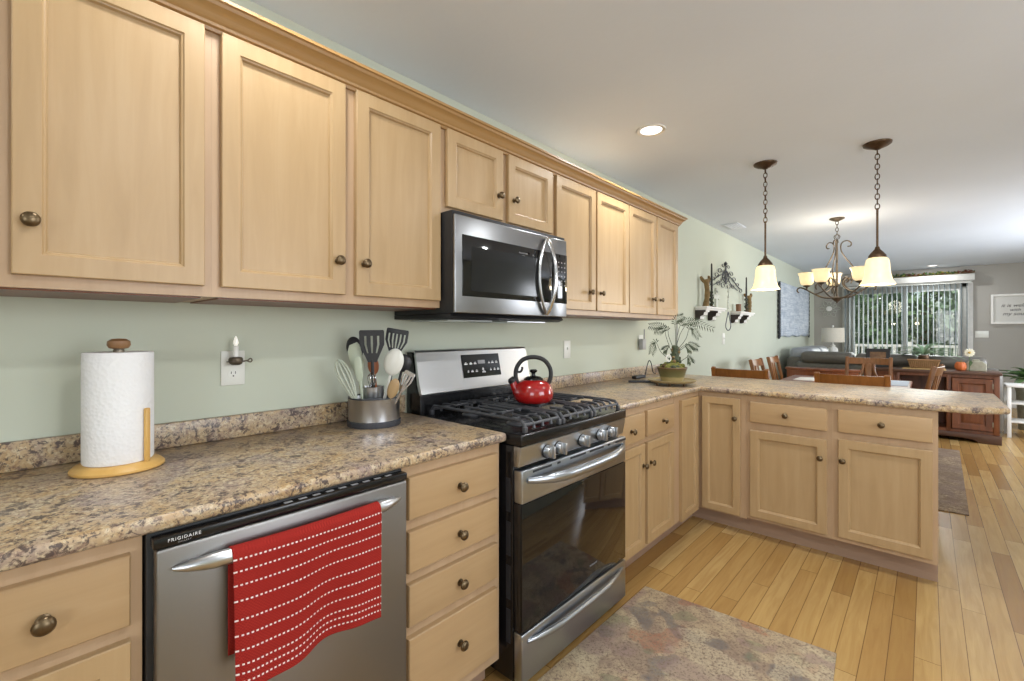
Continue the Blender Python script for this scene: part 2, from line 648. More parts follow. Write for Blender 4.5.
    def build(s, name, mats, parent=None, loc=None, rot=None, ang=38, smooth=True):
        me = bpy.data.meshes.new(name)
        s.bm.normal_update()
        s.bm.to_mesh(me)
        s.bm.free()
        if not isinstance(mats, (list, tuple)):
            mats = [mats]
        for m in mats:
            me.materials.append(M[m] if isinstance(m, str) else m)
        if smooth:
            me.shade_smooth()
            me.set_sharp_from_angle(angle=R(ang))
        o = bpy.data.objects.new(name, me)
        COL.objects.link(o)
        if parent:
            o.parent = parent
        if loc:
            o.location = loc
        if rot:
            o.rotation_euler = rot
        return o


def tag(o, label, cat, group=None):
    o['label'] = label
    o['category'] = cat
    if group:
        o['group'] = group
    return o


def thing(name, label, cat, loc=(0, 0, 0), rotz=0.0, group=None):
    o = bpy.data.objects.new(name, None)
    o.empty_display_size = 0.1
    COL.objects.link(o)
    o.location = loc
    o.rotation_euler = (0, 0, rotz)
    return tag(o, label, cat, group)


def struct(o):
    o['kind'] = 'structure'
    return o


def dup(root, loc, rotz, label, group=None):
    r = root.copy()
    COL.objects.link(r)
    r.location = loc
    r.rotation_euler = (0, 0, rotz)
    r['label'] = label
    if group:
        r['group'] = group
    for ch in list(root.children):
        c = ch.copy()
        COL.objects.link(c)
        c.parent = r
        for g in ch.children:
            d = g.copy()
            COL.objects.link(d)
            d.parent = c
    return r


def text(body, size, mat, parent, loc, rot, name='lettering', extrude=0.0004, align='LEFT', shear=0.0, space=1.0):
    cu = bpy.data.curves.new('tmp_text', 'FONT')
    cu.body = body
    cu.size = size
    cu.extrude = extrude
    cu.align_x = align
    cu.shear = shear
    cu.space_character = space
    cu.resolution_u = 3
    o = bpy.data.objects.new('tmp_text', cu)
    COL.objects.link(o)
    bpy.context.view_layer.update()
    dg = bpy.context.evaluated_depsgraph_get()
    me = bpy.data.meshes.new_from_object(o.evaluated_get(dg))
    bpy.data.objects.remove(o)
    me.materials.clear()
    me.materials.append(M[mat])
    t = bpy.data.objects.new(name, me)
    COL.objects.link(t)
    t.parent = parent
    t.location = loc
    t.rotation_euler = rot
    return t


def arc(cx, cz, r, a0, a1, n):
    return [(cx + r * math.cos(R(a0 + (a1 - a0) * i / n)), cz + r * math.sin(R(a0 + (a1 - a0) * i / n))) for i in range(n + 1)]


def spline(pts, n=6):
    """Catmull-Rom through points"""
    P = [Vector(p) for p in pts]
    P = [P[0] * 2 - P[1]] + P + [P[-1] * 2 - P[-2]]
    out = []
    for i in range(1, len(P) - 2):
        for k in range(n):
            t = k / n
            a, b, c, d = P[i - 1], P[i], P[i + 1], P[i + 2]
            out.append(0.5 * ((2 * b) + (c - a) * t + (2 * a - 5 * b + 4 * c - d) * t * t + (3 * b - a - 3 * c + d) * t ** 3))
    out.append(P[-2])
    return out


# ------------------------------------------------------------------ room shell
ZC = 2.41
YF = 11.2
XR = 4.2
YB = -2.4
mb = MB(); mb.box(-0.12, XR + 0.12, YB - 0.12, YF + 0.12, -0.1, 0.0)
struct(mb.build('floor', 'floor'))
mb = MB(); mb.box(-0.12, XR + 0.12, YB - 0.12, YF + 0.12, ZC, ZC + 0.1)
struct(mb.build('ceiling', 'ceiling'))
mb = MB(); mb.box(-0.12, 0.0, YB - 0.12, YF, 0, ZC)
struct(mb.build('wall_left', 'wall_sage'))
# far wall with the sliding door opening
DX0, DX1, DZ1 = 0.56, 2.24, 2.12
mb = MB()
mb.box(-0.12, DX0, YF, YF + 0.12, 0, ZC)
mb.box(DX1, XR, YF, YF + 0.12, 0, ZC)
mb.box(DX0, DX1, YF, YF + 0.12, DZ1, ZC)
struct(mb.build('wall_far', 'wall_grey'))
# unseen right wall with two window openings, back wall with one shifted for light
mb = MB()
for y0, y1 in ((YB - 0.12, 0.45), (2.25, 5.9), (8.5, YF + 0.12)):
    mb.box(XR, XR + 0.12, y0, y1, 0, ZC)
for y0, y1 in ((0.45, 2.25), (5.9, 8.5)):
    mb.box(XR, XR + 0.12, y0, y1, 0, 0.8)
    mb.box(XR, XR + 0.12, y0, y1, 2.1, ZC)
struct(mb.build('wall_right', 'wall_sage'))
mb = MB()
mb.box(0.0, 1.95, YB - 0.12, YB, 0, ZC)
mb.box(3.95, XR, YB - 0.12, YB, 0, ZC)
mb.box(1.95, 3.95, YB - 0.12, YB, 0, 0.8)
mb.box(1.95, 3.95, YB - 0.12, YB, 2.1, ZC)
struct(mb.build('wall_back', 'wall_sage'))


def window_frame(name, x0, x1, y0, y1, z0, z1, along):
    t = struct(bpy.data.objects.new(name, None))
    COL.objects.link(t)
    mb = MB()
    w = 0.05
    if along == 'y':
        for a, b in ((y0, y0 + w), (y1 - w, y1), ((y0 + y1) / 2 - w / 2, (y0 + y1) / 2 + w / 2)):
            mb.box(x0, x1, a, b, z0, z1)
        mb.box(x0, x1, y0, y1, z0, z0 + w); mb.box(x0, x1, y0, y1, z1 - w, z1)
    else:
        for a, b in ((x0, x0 + w), (x1 - w, x1), ((x0 + x1) / 2 - w / 2, (x0 + x1) / 2 + w / 2)):
            mb.box(a, b, y0, y1, z0, z1)
        mb.box(x0, x1, y0, y1, z0, z0 + w); mb.box(x0, x1, y0, y1, z1 - w, z1)
    mb.build('window_frame', 'trimwhite', t)
    return t


window_frame('window_2', XR + 0.02, XR + 0.07, 0.45, 2.25, 0.8, 2.1, 'y')
window_frame('window_3', XR + 0.02, XR + 0.07, 5.9, 8.5, 0.8, 2.1, 'y')
window_frame('window_4', 1.95, 3.95, YB - 0.07, YB - 0.02, 0.8, 2.1, 'x')  # unseen, opening shifted to keep its fill off the left door edges

mb = MB()
mb.box(2.33, XR, YF - 0.014, YF, 0, 0.09, 0.003)
mb.box(0, 0.47, YF - 0.014, YF, 0, 0.09, 0.003)
struct(mb.build('baseboard_far', 'trimwhite'))
mb = MB(); mb.box(0, 0.014, 3.83, YF - 0.015, 0, 0.09, 0.003)
struct(mb.build('baseboard_left', 'trimwhite'))

# sliding glass door
d = struct(bpy.data.objects.new('door_1', None)); COL.objects.link(d); d.location = (0, YF + 0.04, 0)
mb = MB()
mb.box(DX0, DX0 + 0.05, 0, 0.07, 0, DZ1); mb.box(DX1 - 0.05, DX1, 0, 0.07, 0, DZ1)
mb.box(DX0, DX1, 0, 0.07, DZ1 - 0.06, DZ1); mb.box(DX0, DX1, 0, 0.07, 0, 0.05)
mb.build('door_frame', 'trimwhite', d)
for a, b, yy in ((DX0 + 0.05, 1.455, 0.035), (1.40, DX1 - 0.05, 0.0)):
    mb = MB()
    mb.box(a, a + 0.055, yy, yy + 0.03, 0.05, DZ1 - 0.06, 0.004); mb.box(b - 0.055, b, yy, yy + 0.03, 0.05, DZ1 - 0.06, 0.004)
    mb.box(a + 0.055, b - 0.055, yy, yy + 0.03, 0.05, 0.13, 0.004); mb.box(a + 0.055, b - 0.055, yy, yy + 0.03, DZ1 - 0.12, DZ1 - 0.06, 0.004)
    s_ = mb.build('sash', 'trimwhite', d)
    mb = MB(); mb.box(a + 0.05, b - 0.05, yy + 0.012, yy + 0.018, 0.12, DZ1 - 0.11)
    mb.build('pane', 'pane', s_)
# casing round the door
mb = MB()
mb.box(2.24, 2.32, YF - 0.02, YF, 0, 2.15, 0.004)
mb.box(0.48, 0.56, YF - 0.02, YF, 0, 2.15, 0.004)
mb.box(0.48, 2.32, YF - 0.02, YF, 2.12, 2.20, 0.004)
struct(mb.build('trim_1', 'trimwhite'))

# outside: ground, deck railing, trees
mb = MB(); mb.box(-14, 16, YF + 0.13, 40, -0.3, -0.12)
struct(mb.build('ground', plain('lawn', '#56683c', 0.9, 0, 0.3, 3)))
mb = MB(); mb.box(-1.5, 4.5, YF + 0.13, 14.4, -0.12, -0.02)
tag(mb.build('deck', plain('grey_deck_boards', '#a7a196', 0.8, 0, 0.1, 8)), 'grey deck outside behind the sliding glass door', 'deck')
rl = thing('deck_railing', 'white deck railing outside behind the vertical blinds', 'railing', (0, 14.3, -0.02))
mb = MB(); mb.box(-1.5, 4.5, -0.04, 0.04, 0.92, 0.98, 0.004); mb.build('top_rail', 'white', rl)
mb = MB(); mb.box(-1.5, 4.5, -0.03, 0.03, 0.10, 0.15, 0.004); mb.build('bottom_rail', 'white', rl)
for i in range(5):
    mb = MB(); x = -1.4 + i * 1.42; mb.box(x - 0.05, x + 0.05, -0.05, 0.05, 0, 1.05, 0.005); mb.build('post', 'white', rl)
for i in range(38):
    x = -1.25 + i * 0.15
    mb = MB(); mb.box(x - 0.03, x + 0.03, -0.015, 0.015, 0.15, 0.92); mb.build('baluster', 'white', rl, smooth=False)


def tree(x, y, h, r, seed, label, lm):
    rg = random.Random(seed)
    t = thing('leafy_tree', label, 'tree', (x, y, -0.12), 0, 'trees beyond the deck')
    mb = MB(); mb.tube(spline([(0, 0, 0), (0.1, 0, h * 0.3), (-0.05, 0.1, h * 0.75)], 4), [0.18 - 0.013 * i for i in range(9)], 8)
    mb.build('trunk', 'bark', t)
    mb = MB()
    for i in range(2600):
        a = rg.uniform(0, 2 * PI); zz = rg.uniform(-1, 1); q = rg.uniform(0.35, 1) ** 0.5
        s2 = math.sqrt(1 - zz * zz)
        wob = 1 + 0.25 * math.sin(3 * a + seed) * s2
        c = Vector((math.cos(a) * s2 * r * q * wob, math.sin(a) * s2 * r * q * wob, h * 0.52 + zz * h * 0.5 * q))
        e1 = Vector((rg.uniform(-1, 1), rg.uniform(-1, 1), rg.uniform(-1, 1))).normalized()
        e2 = e1.orthogonal().normalized()
        L = rg.uniform(0.10, 0.2)
        mb.quad([c - e1 * L, c + e2 * L * 0.5, c + e1 * L, c - e2 * L * 0.5])
    mb.build('foliage', lm, t, smooth=False)


tree(-0.2, 17.0, 5.0, 1.7, 1, 'dark leafy tree seen through the left glass of the sliding door', 'tree_leaf')
tree(1.6, 21.5, 7.0, 1.9, 2, 'tall leafy tree seen behind the middle of the sliding door', 'tree_leaf')
tree(3.9, 17.5, 5.2, 1.8, 3, 'pale leafy tree seen through the right glass of the sliding door', 'tree_leaf_pale')
tree(7.2, 21.5, 7.0, 2.2, 4, 'leafy tree farthest to the right beyond the deck', 'tree_leaf')
tree(-3.9, 21.5, 7.0, 2.2, 5, 'leafy tree farthest to the left beyond the deck', 'tree_leaf')


# ------------------------------------------------------------------ cabinet helpers (local: X width, front faces -Y, Z up)
def door_front(name, x0, x1, z0, z1, parent, mat='maple', t=0.02, st=0.044):
    mb = MB()
    rs = [(0, 0), (0, -t + 0.002), (0.002, -t), (st, -t), (st + 0.003, -t + 0.004), (st + 0.006, -t + 0.005), (st + 0.009, -t + 0.0125)]
    mb.rings([(x0 + i, x1 - i, z0 + i, z1 - i, y) for i, y in rs])
    return mb.build(name, mat, parent, ang=20)


def slab_front(name, x0, x1, z0, z1, parent, mat='maple_h', t=0.02):
    mb = MB()
    rs = [(0, 0), (0, -t + 0.006), (0.0008, -t + 0.003), (0.003, -t + 0.0006), (0.006, -t)]
    mb.rings([(x0 + i, x1 - i, z0 + i, z1 - i, y) for i, y in rs])
    return mb.build(name, mat, parent, ang=20)


def knob(x, z, parent, t=0.02, r=0.0155):
    mb = MB()
    mb.lathe([(0.011, 0.0), (0.011, 0.002), (0.006, 0.004), (0.0055, 0.014), (0.010, 0.017), (r, 0.020), (r, 0.023), (r * 0.8, 0.027), (r * 0.4, 0.0295), (0.001, 0.030)], (x, -t, z), '-y', 20)
    return mb.build('knob', 'brass', parent)


def cabinet(name, label, loc, rotz, w, dp, z0, z1, doors=(), drawers=(), cat='cabinet', group=None, body='maple_box', under=None):
    t = thing(name, label, cat, loc, rotz, group)
    mb = MB(); mb.box(0, w, 0, dp, z0, z1)
    mb.build('body', body, t)
    if under:
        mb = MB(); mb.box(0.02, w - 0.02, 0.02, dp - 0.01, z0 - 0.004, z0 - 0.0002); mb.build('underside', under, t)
    for a, b, c, e, kx, kz in doors:
        dd = door_front('door', a, b, c, e, t)
        if kx is not None:
            knob(kx, kz, dd)
    for a, b, c, e, kx, kz in drawers:
        dd = slab_front('drawer', a, b, c, e, t)
        knob(kx, kz, dd)
    return t


WL = R(90)   # cabinets on the long left wall: local X runs along world Y, fronts face +X
UX, UZ0, UZ1 = 0.32, 1.357, 2.085
DZ = (1.384 - 0.0, 2.066)


def upper(y0, y1, drs, label, zb=UZ0):
    ds = [(a - y0, b - y0, (DZ[0] if zb == UZ0 else zb + 0.027), DZ[1], (k - y0) if k is not None else None, kz) for a, b, k, kz in drs]
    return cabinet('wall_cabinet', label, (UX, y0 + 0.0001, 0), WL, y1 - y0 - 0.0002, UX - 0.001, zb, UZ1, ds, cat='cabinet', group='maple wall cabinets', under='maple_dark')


upper(-0.34, 0.357, [(-0.003, 0.337, 0.024, 1.497)], 'maple wall cabinet at the far left of the photo, above the paper towel roll')
upper(0.357, 1.149, [(0.376, 0.727, 0.700, 1.491), (0.765, 1.117, 0.792, 1.491)], 'two-door maple wall cabinet left of the microwave')
upper(1.149, 1.850, [(1.152, 1.469, 1.439, 1.861), (1.505, 1.832, 1.540, 1.861)], 'short two-door maple wall cabinet above the microwave', 1.731)
upper(1.850, 2.628, [(1.865, 2.234, 2.171, 1.485), (2.250, 2.622, 2.285, 1.485)], 'two-door maple wall cabinet just right of the microwave')
upper(2.628, 3.410, [(2.635, 3.018, 2.960, 1.487), (3.040, 3.390, 3.080, 1.487)], 'two-door maple wall cabinet at the right end of the row')

# crown moulding: one long run with a return at its right end
mb = MB()
prof = [(0.322, 2.062), (0.330, 2.062), (0.333, 2.070), (0.340, 2.073), (0.342, 2.080), (0.348, 2.086), (0.352, 2.096), (0.360, 2.106), (0.370, 2.112), (0.374, 2.120), (0.381, 2.122), (0.381, 2.131), (0.322, 2.131)]
mb.prism(prof, 'y', -0.6, 3.412)
# return along the cabinet end
pr2 = [(3.412 + (a - 0.322), z) for a, z in prof]
va = []
mb.prism([(p[0], p[1]) for p in pr2], 'x', 0.002, 0.322)
# corner fill
for (a, z), (b, z2) in zip(prof, prof[1:]):
    p0 = (a, 3.412, z); p1 = (b, 3.412, z2)
    q0 = (a, 3.412 + a - 0.322, z); q1 = (b, 3.412 + b - 0.322, z2)
    if (Vector(p0) - Vector(q0)).length + (Vector(p1) - Vector(q1)).length > 1e-6:
        try:
            mb.quad([p0, p1, q1, q0])
        except Exception:
            pass
    r0 = (0.322, 3.412 + a - 0.322, z); r1 = (0.322, 3.412 + b - 0.322, z2)
    try:
        mb.quad([q0, q1, r1, r0])
    except Exception:
        pass
mb.quad([(0.322, 3.412, 2.131), (0.381, 3.412, 2.131), (0.381, 3.471, 2.131), (0.322, 3.471, 2.131)])
bmesh.ops.recalc_face_normals(mb.bm, faces=mb.bm.faces[:])
tag(mb.build('crown_molding', 'crown', ang=25), 'long stepped maple crown molding along the tops of the wall cabinets', 'molding')

# ---- base cabinets on the left wall
BX, BZ0, BZ1 = 0.61, 0.105, 0.874


def base(y0, y1, doors, drawers, label, name='base_cabinet'):
    L = lambda it: [(a - y0, b - y0, c, e, (k - y0) if k is not None else None, kz) for a, b, c, e, k, kz in it]
    t = cabinet(name, label, (BX, y0 + 0.0001, 0), WL, y1 - y0 - 0.0002, BX - 0.001, BZ0, BZ1, L(doors), L(drawers), group='maple base cabinets')
    mb = MB(); mb.box(0, y1 - y0 - 0.0002, 0.07, 0.09, 0, BZ0 - 0.0005); mb.build('toe_kick', 'toe', t)
    return t


base(-0.55, 0.168, [(-0.081, 0.149, 0.13, 0.683, -0.04, 0.61)], [(-0.081, 0.149, 0.712, 0.845, 0.034, 0.776)], 'maple base cabinet left of the dishwasher, under the paper towel roll')
base(0.752, 1.160, [], [(0.768, 1.135, 0.718, 0.842, 0.962, 0.772), (0.768, 1.135, 0.563, 0.684, 0.962, 0.620), (0.768, 1.135, 0.408, 0.530, 0.962, 0.464), (0.768, 1.135, 0.148, 0.374, 0.962, 0.270)],
     'maple stack of four drawers between the dishwasher and the range', 'drawer_base_cabinet')
base(1.930, 2.662, [(1.950, 2.255, 0.128, 0.672, 2.232, 0.560), (2.285, 2.628, 0.128, 0.672, 2.318, 0.560)],
     [(1.950, 2.255, 0.696, 0.838, 2.10, 0.760), (2.285, 2.628, 0.703, 0.842, 2.475, 0.762)], 'maple base cabinet with two drawers right of the range')

# corner cabinet: two tall doors at the inner corner
PY = 3.06
t = thing('corner_cabinet', 'maple corner base cabinet with two narrow full-height doors beneath the potted plant', 'cabinet', (0, 0, 0), 0, 'maple base cabinets')
mb = MB()
mb.prism([(0.001, 2.664), (BX, 2.664), (BX, PY), (0.905, PY), (0.905, 3.66), (0.001, 3.66)], 'z', BZ0, BZ1)
mb.build('body', 'maple_box', t)
mb = MB()
mb.prism([(0.001, 2.664), (BX - 0.07, 2.664), (BX - 0.07, PY + 0.085), (0.905, PY + 0.085), (0.905, 3.64), (0.001, 3.64)], 'z', 0.0, BZ0 - 0.0005)
mb.build('toe_kick', 'toe', t)
dd = door_front('door', 2.745, 3.015, 0.105, 0.845, t, st=0.040)
dd.location = (BX, 0, 0); dd.rotation_euler = (0, 0, WL)
dd = door_front('door', 0.640, 0.872, 0.118, 0.845, t, st=0.040)
dd.location = (0, PY, 0)
knob(0.845, 0.722, dd)


def pen(x0, x1, doors, drawers, label):
    L = lambda it: [(a - x0, b - x0, c, e, k - x0, kz) for a, b, c, e, k, kz in it]
    t = cabinet('base_cabinet', label, (x0 + 0.0001, PY, 0), 0, x1 - x0 - 0.0002, 0.60, BZ0 + 0.01, BZ1, L(doors), L(drawers), group='maple base cabinets')
    mb = MB(); mb.box(0, x1 - x0 - 0.0002, 0.085, 0.58, 0, BZ0 + 0.0095); mb.build('toe_kick', 'toe', t)
    return t


pen(0.9052, 1.343, [(0.929, 1.320, 0.136, 0.662, 1.290, 0.559)], [(0.929, 1.320, 0.712, 0.835, 1.120, 0.774)], 'maple peninsula cabinet left of the peninsula end cabinet, beside the corner')
pen(1.343, 1.772, [(1.372, 1.752, 0.142, 0.676, 1.392, 0.563)], [(1.370, 1.752, 0.716, 0.838, 1.556, 0.780)], 'maple peninsula cabinet at the free end of the peninsula')
# ---- countertops
t = thing('countertop', 'granite-look countertop left of the range, under the paper towel roll', 'countertop', (0, 0, 0), 0)
mb = MB(); mb.box(0.001, 0.637, -0.6, 1.176, 0.8755, 0.908, 0.012, seg=4)
mb.build('slab', 'laminate', t)
mb = MB(); mb.box(0.001, 0.020, -0.6, 1.176, 0.9085, 0.984, 0.004)
mb.build('backsplash', 'laminate', t)
t = thing('countertop', 'L-shaped granite-look countertop running from the range out along the peninsula', 'countertop', (0, 0, 0), 0)
mb = MB()
mb.prism([(0.001, 1.932), (0.637, 1.932), (0.637, 3.032), (1.895, 3.032), (2.020, 3.145), (2.020, 3.810), (0.001, 3.810)], 'z', 0.8755, 0.908, 0.012, seg=4)
mb.build('slab', 'laminate', t)
mb = MB(); mb.box(0.001, 0.020, 1.932, 3.800, 0.9085, 0.984, 0.004)
mb.build('backsplash', 'laminate', t)

# ------------------------------------------------------------------ dishwasher (local as cabinets)
t = thing('dishwasher', 'stainless steel dishwasher with black control strip, red towel on its handle', 'dishwasher', (0.61, 0.170, 0), WL)
DWW = 0.580
mb = MB(); mb.box(0.002, DWW - 0.002, -0.012, 0.57, 0.10, 0.8735, 0.002); mb.build('body', 'black_matte', t)
mb = MB(); mb.box(0.012, DWW - 0.006, -0.045, -0.0125, 0.115, 0.848, 0.006, seg=3); dr = mb.build('door', 'steel_dark', t)
mb = MB(); mb.box(0.008, DWW - 0.004, -0.043, -0.0125, 0.849, 0.869, 0.003); cp = mb.build('control_panel', 'black', t)
for i in range(9):
    mb = MB(); xx = 0.25 + i * 0.033; mb.box(xx, xx + 0.018, -0.034, -0.025, 0.8695, 0.8704); mb.build('button', 'labelgrey', cp, smooth=False)
text('FRIGIDAIRE', 0.0088, 'labelwhite', cp, (0.030, -0.0435, 0.8585), (PI / 2, 0, 0), space=1.25)
text('GALLERY', 0.0042, 'labelgrey', cp, (0.046, -0.0435, 0.8530), (PI / 2, 0, 0), space=1.4)
mb = MB(); mb.box(0.01, DWW - 0.01, 0.05, 0.07, 0, 0.10); mb.build('toe_kick', 'black_matte', t)
# bowed handle with flat pointed ends
mb = MB()
hp = []
n = 24
for i in range(n + 1):
    s_ = i / n
    x = 0.036 + s_ * (DWW - 0.070)
    bow = 4 * s_ * (1 - s_)
    hp.append((x, -0.052 - 0.030 * bow ** 0.6, 0.808))
rr = [0.003 + 0.0115 * min(1, (min(i, n - i) / 3.0)) ** 0.7 for i in range(n + 1)]
mb.tube(hp, rr, 12, flat=1.1)
for xx in (0.075, DWW - 0.06):
    mb.box(xx - 0.012, xx + 0.012, -0.066, -0.0445, 0.802, 0.814, 0.002)
mb.build('handle', 'steel', t)

# ------------------------------------------------------------------ dish towel hung over the dishwasher handle
TY0, TY1 = 0.298, 0.634      # along world y
HX = 0.61 + 0.072


def towel():
    mb = MB()
    cols = 150
    # rows: from the back hem up over the handle and down the front
    lines_z = [0.803, 0.779, 0.752, 0.722, 0.686, 0.657, 0.630, 0.604, 0.588, 0.573]
    hw = 0.0016
    zs = [0.556, 0.562]
    cuts = set()
    z = 0.556
    front = []
    marks = []
    for lz in lines_z:
        marks += [lz - hw, lz + hw]
    zz = sorted(set([0.556, 0.5585, 0.815] + marks + [0.565 + 0.008 * i for i in range(31)]))
    zz = [q for i, q in enumerate(zz) if i == 0 or q - zz[i - 1] > 0.0004 or q in marks]
    front = zz[::-1]         # top to bottom
    rows = []                # (profile x, z, kind)
    for q in [0.60 + 0.03 * i for i in range(8)]:
        rows.append(('b', q))
    for a in range(0, 181, 20):
        rows.append(('o', a))
    for q in front[1:]:
        rows.append(('f', q))
    grid = []
    r = 0.0165
    for kind, q in rows:
        line = []
        for c in range(cols + 1):
            s_ = c / cols
            y = TY0 + s_ * (TY1 - TY0)
            bow = 4 * ((y - 0.17 - 0.045) / 0.505) * (1 - (y - 0.17 - 0.045) / 0.505)
            hx = 0.61 + 0.052 + 0.030 * max(0.02, bow) ** 0.6
            if kind == 'b':
                x = hx - r * 0.9 ; z = q - 0.003
                x = max(x, 0.6575)
            elif kind == 'o':
                x = hx - r * math.cos(R(q)); z = 0.808 + r * math.sin(R(q))
                x = max(x, 0.6575)
            else:
                dp = min(1.0, max(0.0, (0.81 - q) / 0.25))
                fold = 0.016 * math.sin(s_ * 7.2 + 0.6) + 0.006 * math.sin(s_ * 17 + 1)
                x = hx + r + dp * (0.004 + fold * 0.9) + 0.001
                z = q + dp * (0.006 * math.sin(s_ * 8 + 2.2) - 0.006 * s_ * dp - 0.014 * (1 - s_) * dp)
                y = y - dp * 0.010 * s_
            line.append(mb.bm.verts.new((x, y, z)))
        grid.append(line)
    for i in range(len(grid) - 1):
        k0, q0 = rows[i]; k1, q1 = rows[i + 1]
        isline = k0 == 'f' and k1 == 'f' and any(abs((q0 + q1) / 2 - lz) < hw * 0.9 for lz in lines_z)
        for c in range(cols):
            f = mb.bm.faces.new([grid[i][c], grid[i][c + 1], grid[i + 1][c + 1], grid[i + 1][c]])
            if isline and c % 4 in (1, 2) and c > 3 or (k1 == 'f' and isline and c < 3):
                f.material_index = 1
    return mb


o = towel().build('dish_towel', ['towel_red', 'towel_white'], ang=180)
md = o.modifiers.new('thickness', 'SOLIDIFY'); md.thickness = 0.003; md.offset = 0
tag(o, 'red dish towel with dashed white lines hanging over the dishwasher handle', 'towel')

# ------------------------------------------------------------------ gas range (local as cabinets; local x = world y - 1.168, local y = 0.61 - world x)
RW = 0.737
t = thing('gas_range', 'stainless steel gas range with black cooktop and red kettle on it', 'range', (0.61, 1.186, 0), WL)
mb = MB(); mb.box(0, RW, -0.045, 0.58, 0.03, 0.862, 0.003)
bd = mb.build('body', 'black', t)
for i in range(4):
    mb = MB(); z = 0.16 + i * 0.155; mb.box(-0.0015, 0.0, -0.032, -0.012, z, z + 0.12); mb.build('side_slot', 'grey_dark', bd, smooth=False)
for xx in (0.05, RW - 0.05):
    for yy in (0.0, 0.5):
        mb = MB(); mb.lathe([(0.018, 0), (0.018, 0.029)], (xx, yy, 0)); mb.build('foot', 'black_matte', t)
# cooktop tray
mb = MB()
mb.rings([(0, RW, -0.08, 0.56, 0), ])if False else None
mb = MB(); mb.box(-0.002, RW + 0.002, -0.086, 0.50, 0.8625, 0.904, 0.006, seg=3)
ck = mb.build('cooktop', 'black', t)
# burners
for bx, by, br in ((0.16, 0.06, 0.045), (0.16, 0.34, 0.036), (0.375, 0.20, 0.05), (0.59, 0.06, 0.05), (0.59, 0.34, 0.034)):
    mb = MB(); mb.lathe([(br * 1.25, 0.0), (br * 1.25, 0.004), (br, 0.008), (br, 0.014), (br * 0.85, 0.016), (br * 0.85, 0.022), (br * 0.3, 0.024), (0.001, 0.024)], (bx, by, 0.9042), seg=24)
    mb.build('burner', 'iron', t)
# grates: three sections of curved fingers
for g in range(3):
    x0 = 0.03 + g * 0.2275; x1 = x0 + 0.222
    mb = MB()
    zt = 0.945
    nf = 5
    for k in range(nf):
        xx = x0 + 0.010 + k * (x1 - x0 - 0.020) / (nf - 1)
        if k in (0, nf - 1):
            pts = [(xx, -0.066, 0.912), (xx, -0.063, 0.928), (xx, -0.050, zt - 0.002), (xx, -0.02, zt), (xx, 0.20, zt), (xx, 0.42, zt), (xx, 0.452, zt - 0.002), (xx, 0.465, 0.928), (xx, 0.467, 0.912)]
            mb.tube(pts, 0.0065, 8)
        else:
            off = 0.03 if k == 2 else 0.0
            mb.tube([(xx, -0.066, 0.914), (xx, -0.063, 0.928), (xx, -0.050, zt), (xx, -0.02, zt + 0.004), (xx, 0.035 - off, zt + 0.004)], 0.0055, 8)
            mb.tube([(xx, 0.09 + off, zt + 0.004), (xx, 0.15, zt + 0.004), (xx, 0.26, zt + 0.004), (xx, 0.31 - off, zt + 0.004)], 0.0055, 8)
            mb.tube([(xx, 0.365 + off, zt + 0.004), (xx, 0.42, zt + 0.004), (xx, 0.452, zt), (xx, 0.465, 0.928), (xx, 0.467, 0.914)], 0.0055, 8)
    for yy in (-0.060, 0.0, 0.125, 0.275, 0.40, 0.461):
        mb.tube([(x0 + 0.01, yy, 0.930 if abs(yy - 0.2) > 0.22 else zt - 0.002), (x1 - 0.01, yy, 0.930 if abs(yy - 0.2) > 0.22 else zt - 0.002)], 0.006, 8)
    for xx in (x0 + 0.01, x1 - 0.01):
        for yy in (-0.066, 0.467):
            mb.box(xx - 0.008, xx + 0.008, yy - 0.007, yy + 0.007, 0.9045, 0.925, 0.002)
    mb.build('grate', 'iron', t)
# front control panel and knobs
mb = MB()
mb.prism([(-0.0455, 0.788), (-0.070, 0.790), (-0.083, 0.857), (-0.083, 0.8615), (-0.0455, 0.8615)], 'x', 0.0, RW, 0.003)
cp = mb.build('control_panel', 'steel_warm', t)
tilt = math.atan2(0.013, 0.067)
for ky in (1.333, 1.405, 1.565, 1.700, 1.785):
    mb = MB()
    mb.lathe([(0.026, 0), (0.026, 0.004), (0.023, 0.006)], (0, 0, 0), '-y', 22, 1)
    mb.lathe([(0.0225, 0.006), (0.0215, 0.024), (0.020, 0.027), (0.001, 0.0275)], (0, 0, 0), '-y', 22)
    mb.box(-0.005, 0.005, -0.042, -0.022, -0.0215, 0.0215, 0.0015)
    k = mb.build('control_knob', ['steel', 'black_matte'], t)
    k.location = (ky - 1.186, -0.0765, 0.822)
    k.rotation_euler = (-tilt * 0.0, 0, 0)
# oven door
mb = MB()
mb.box(0.002, RW - 0.002, -0.085, -0.046, 0.662, 0.778, 0.005, seg=3)
mb.box(0.002, RW - 0.002, -0.080, -0.046, 0.212, 0.661, 0.003, mi=1)
od = mb.build('oven_door', ['steel_warm', 'black'], t)
mb = MB(); mb.box(0.003, RW - 0.003, -0.0845, -0.0802, 0.216, 0.660, 0.0015); gl = mb.build('oven_glass', 'blackglass', od)
text('FRIGIDAIRE', 0.0095, 'labelgrey', gl, (0.43, -0.0849, 0.285), (PI / 2, 0, 0), space=1.2)
for a, b in ((0.06, 0.17), (0.205, 0.225), (0.29, 0.40), (0.43, 0.54), (0.575, 0.595), (0.64, 0.735)):
    mb = MB(); mb.box(a, b, -0.0858, -0.0845, 0.762, 0.770); mb.build('vent_slot', 'grey_dark', od, smooth=False)


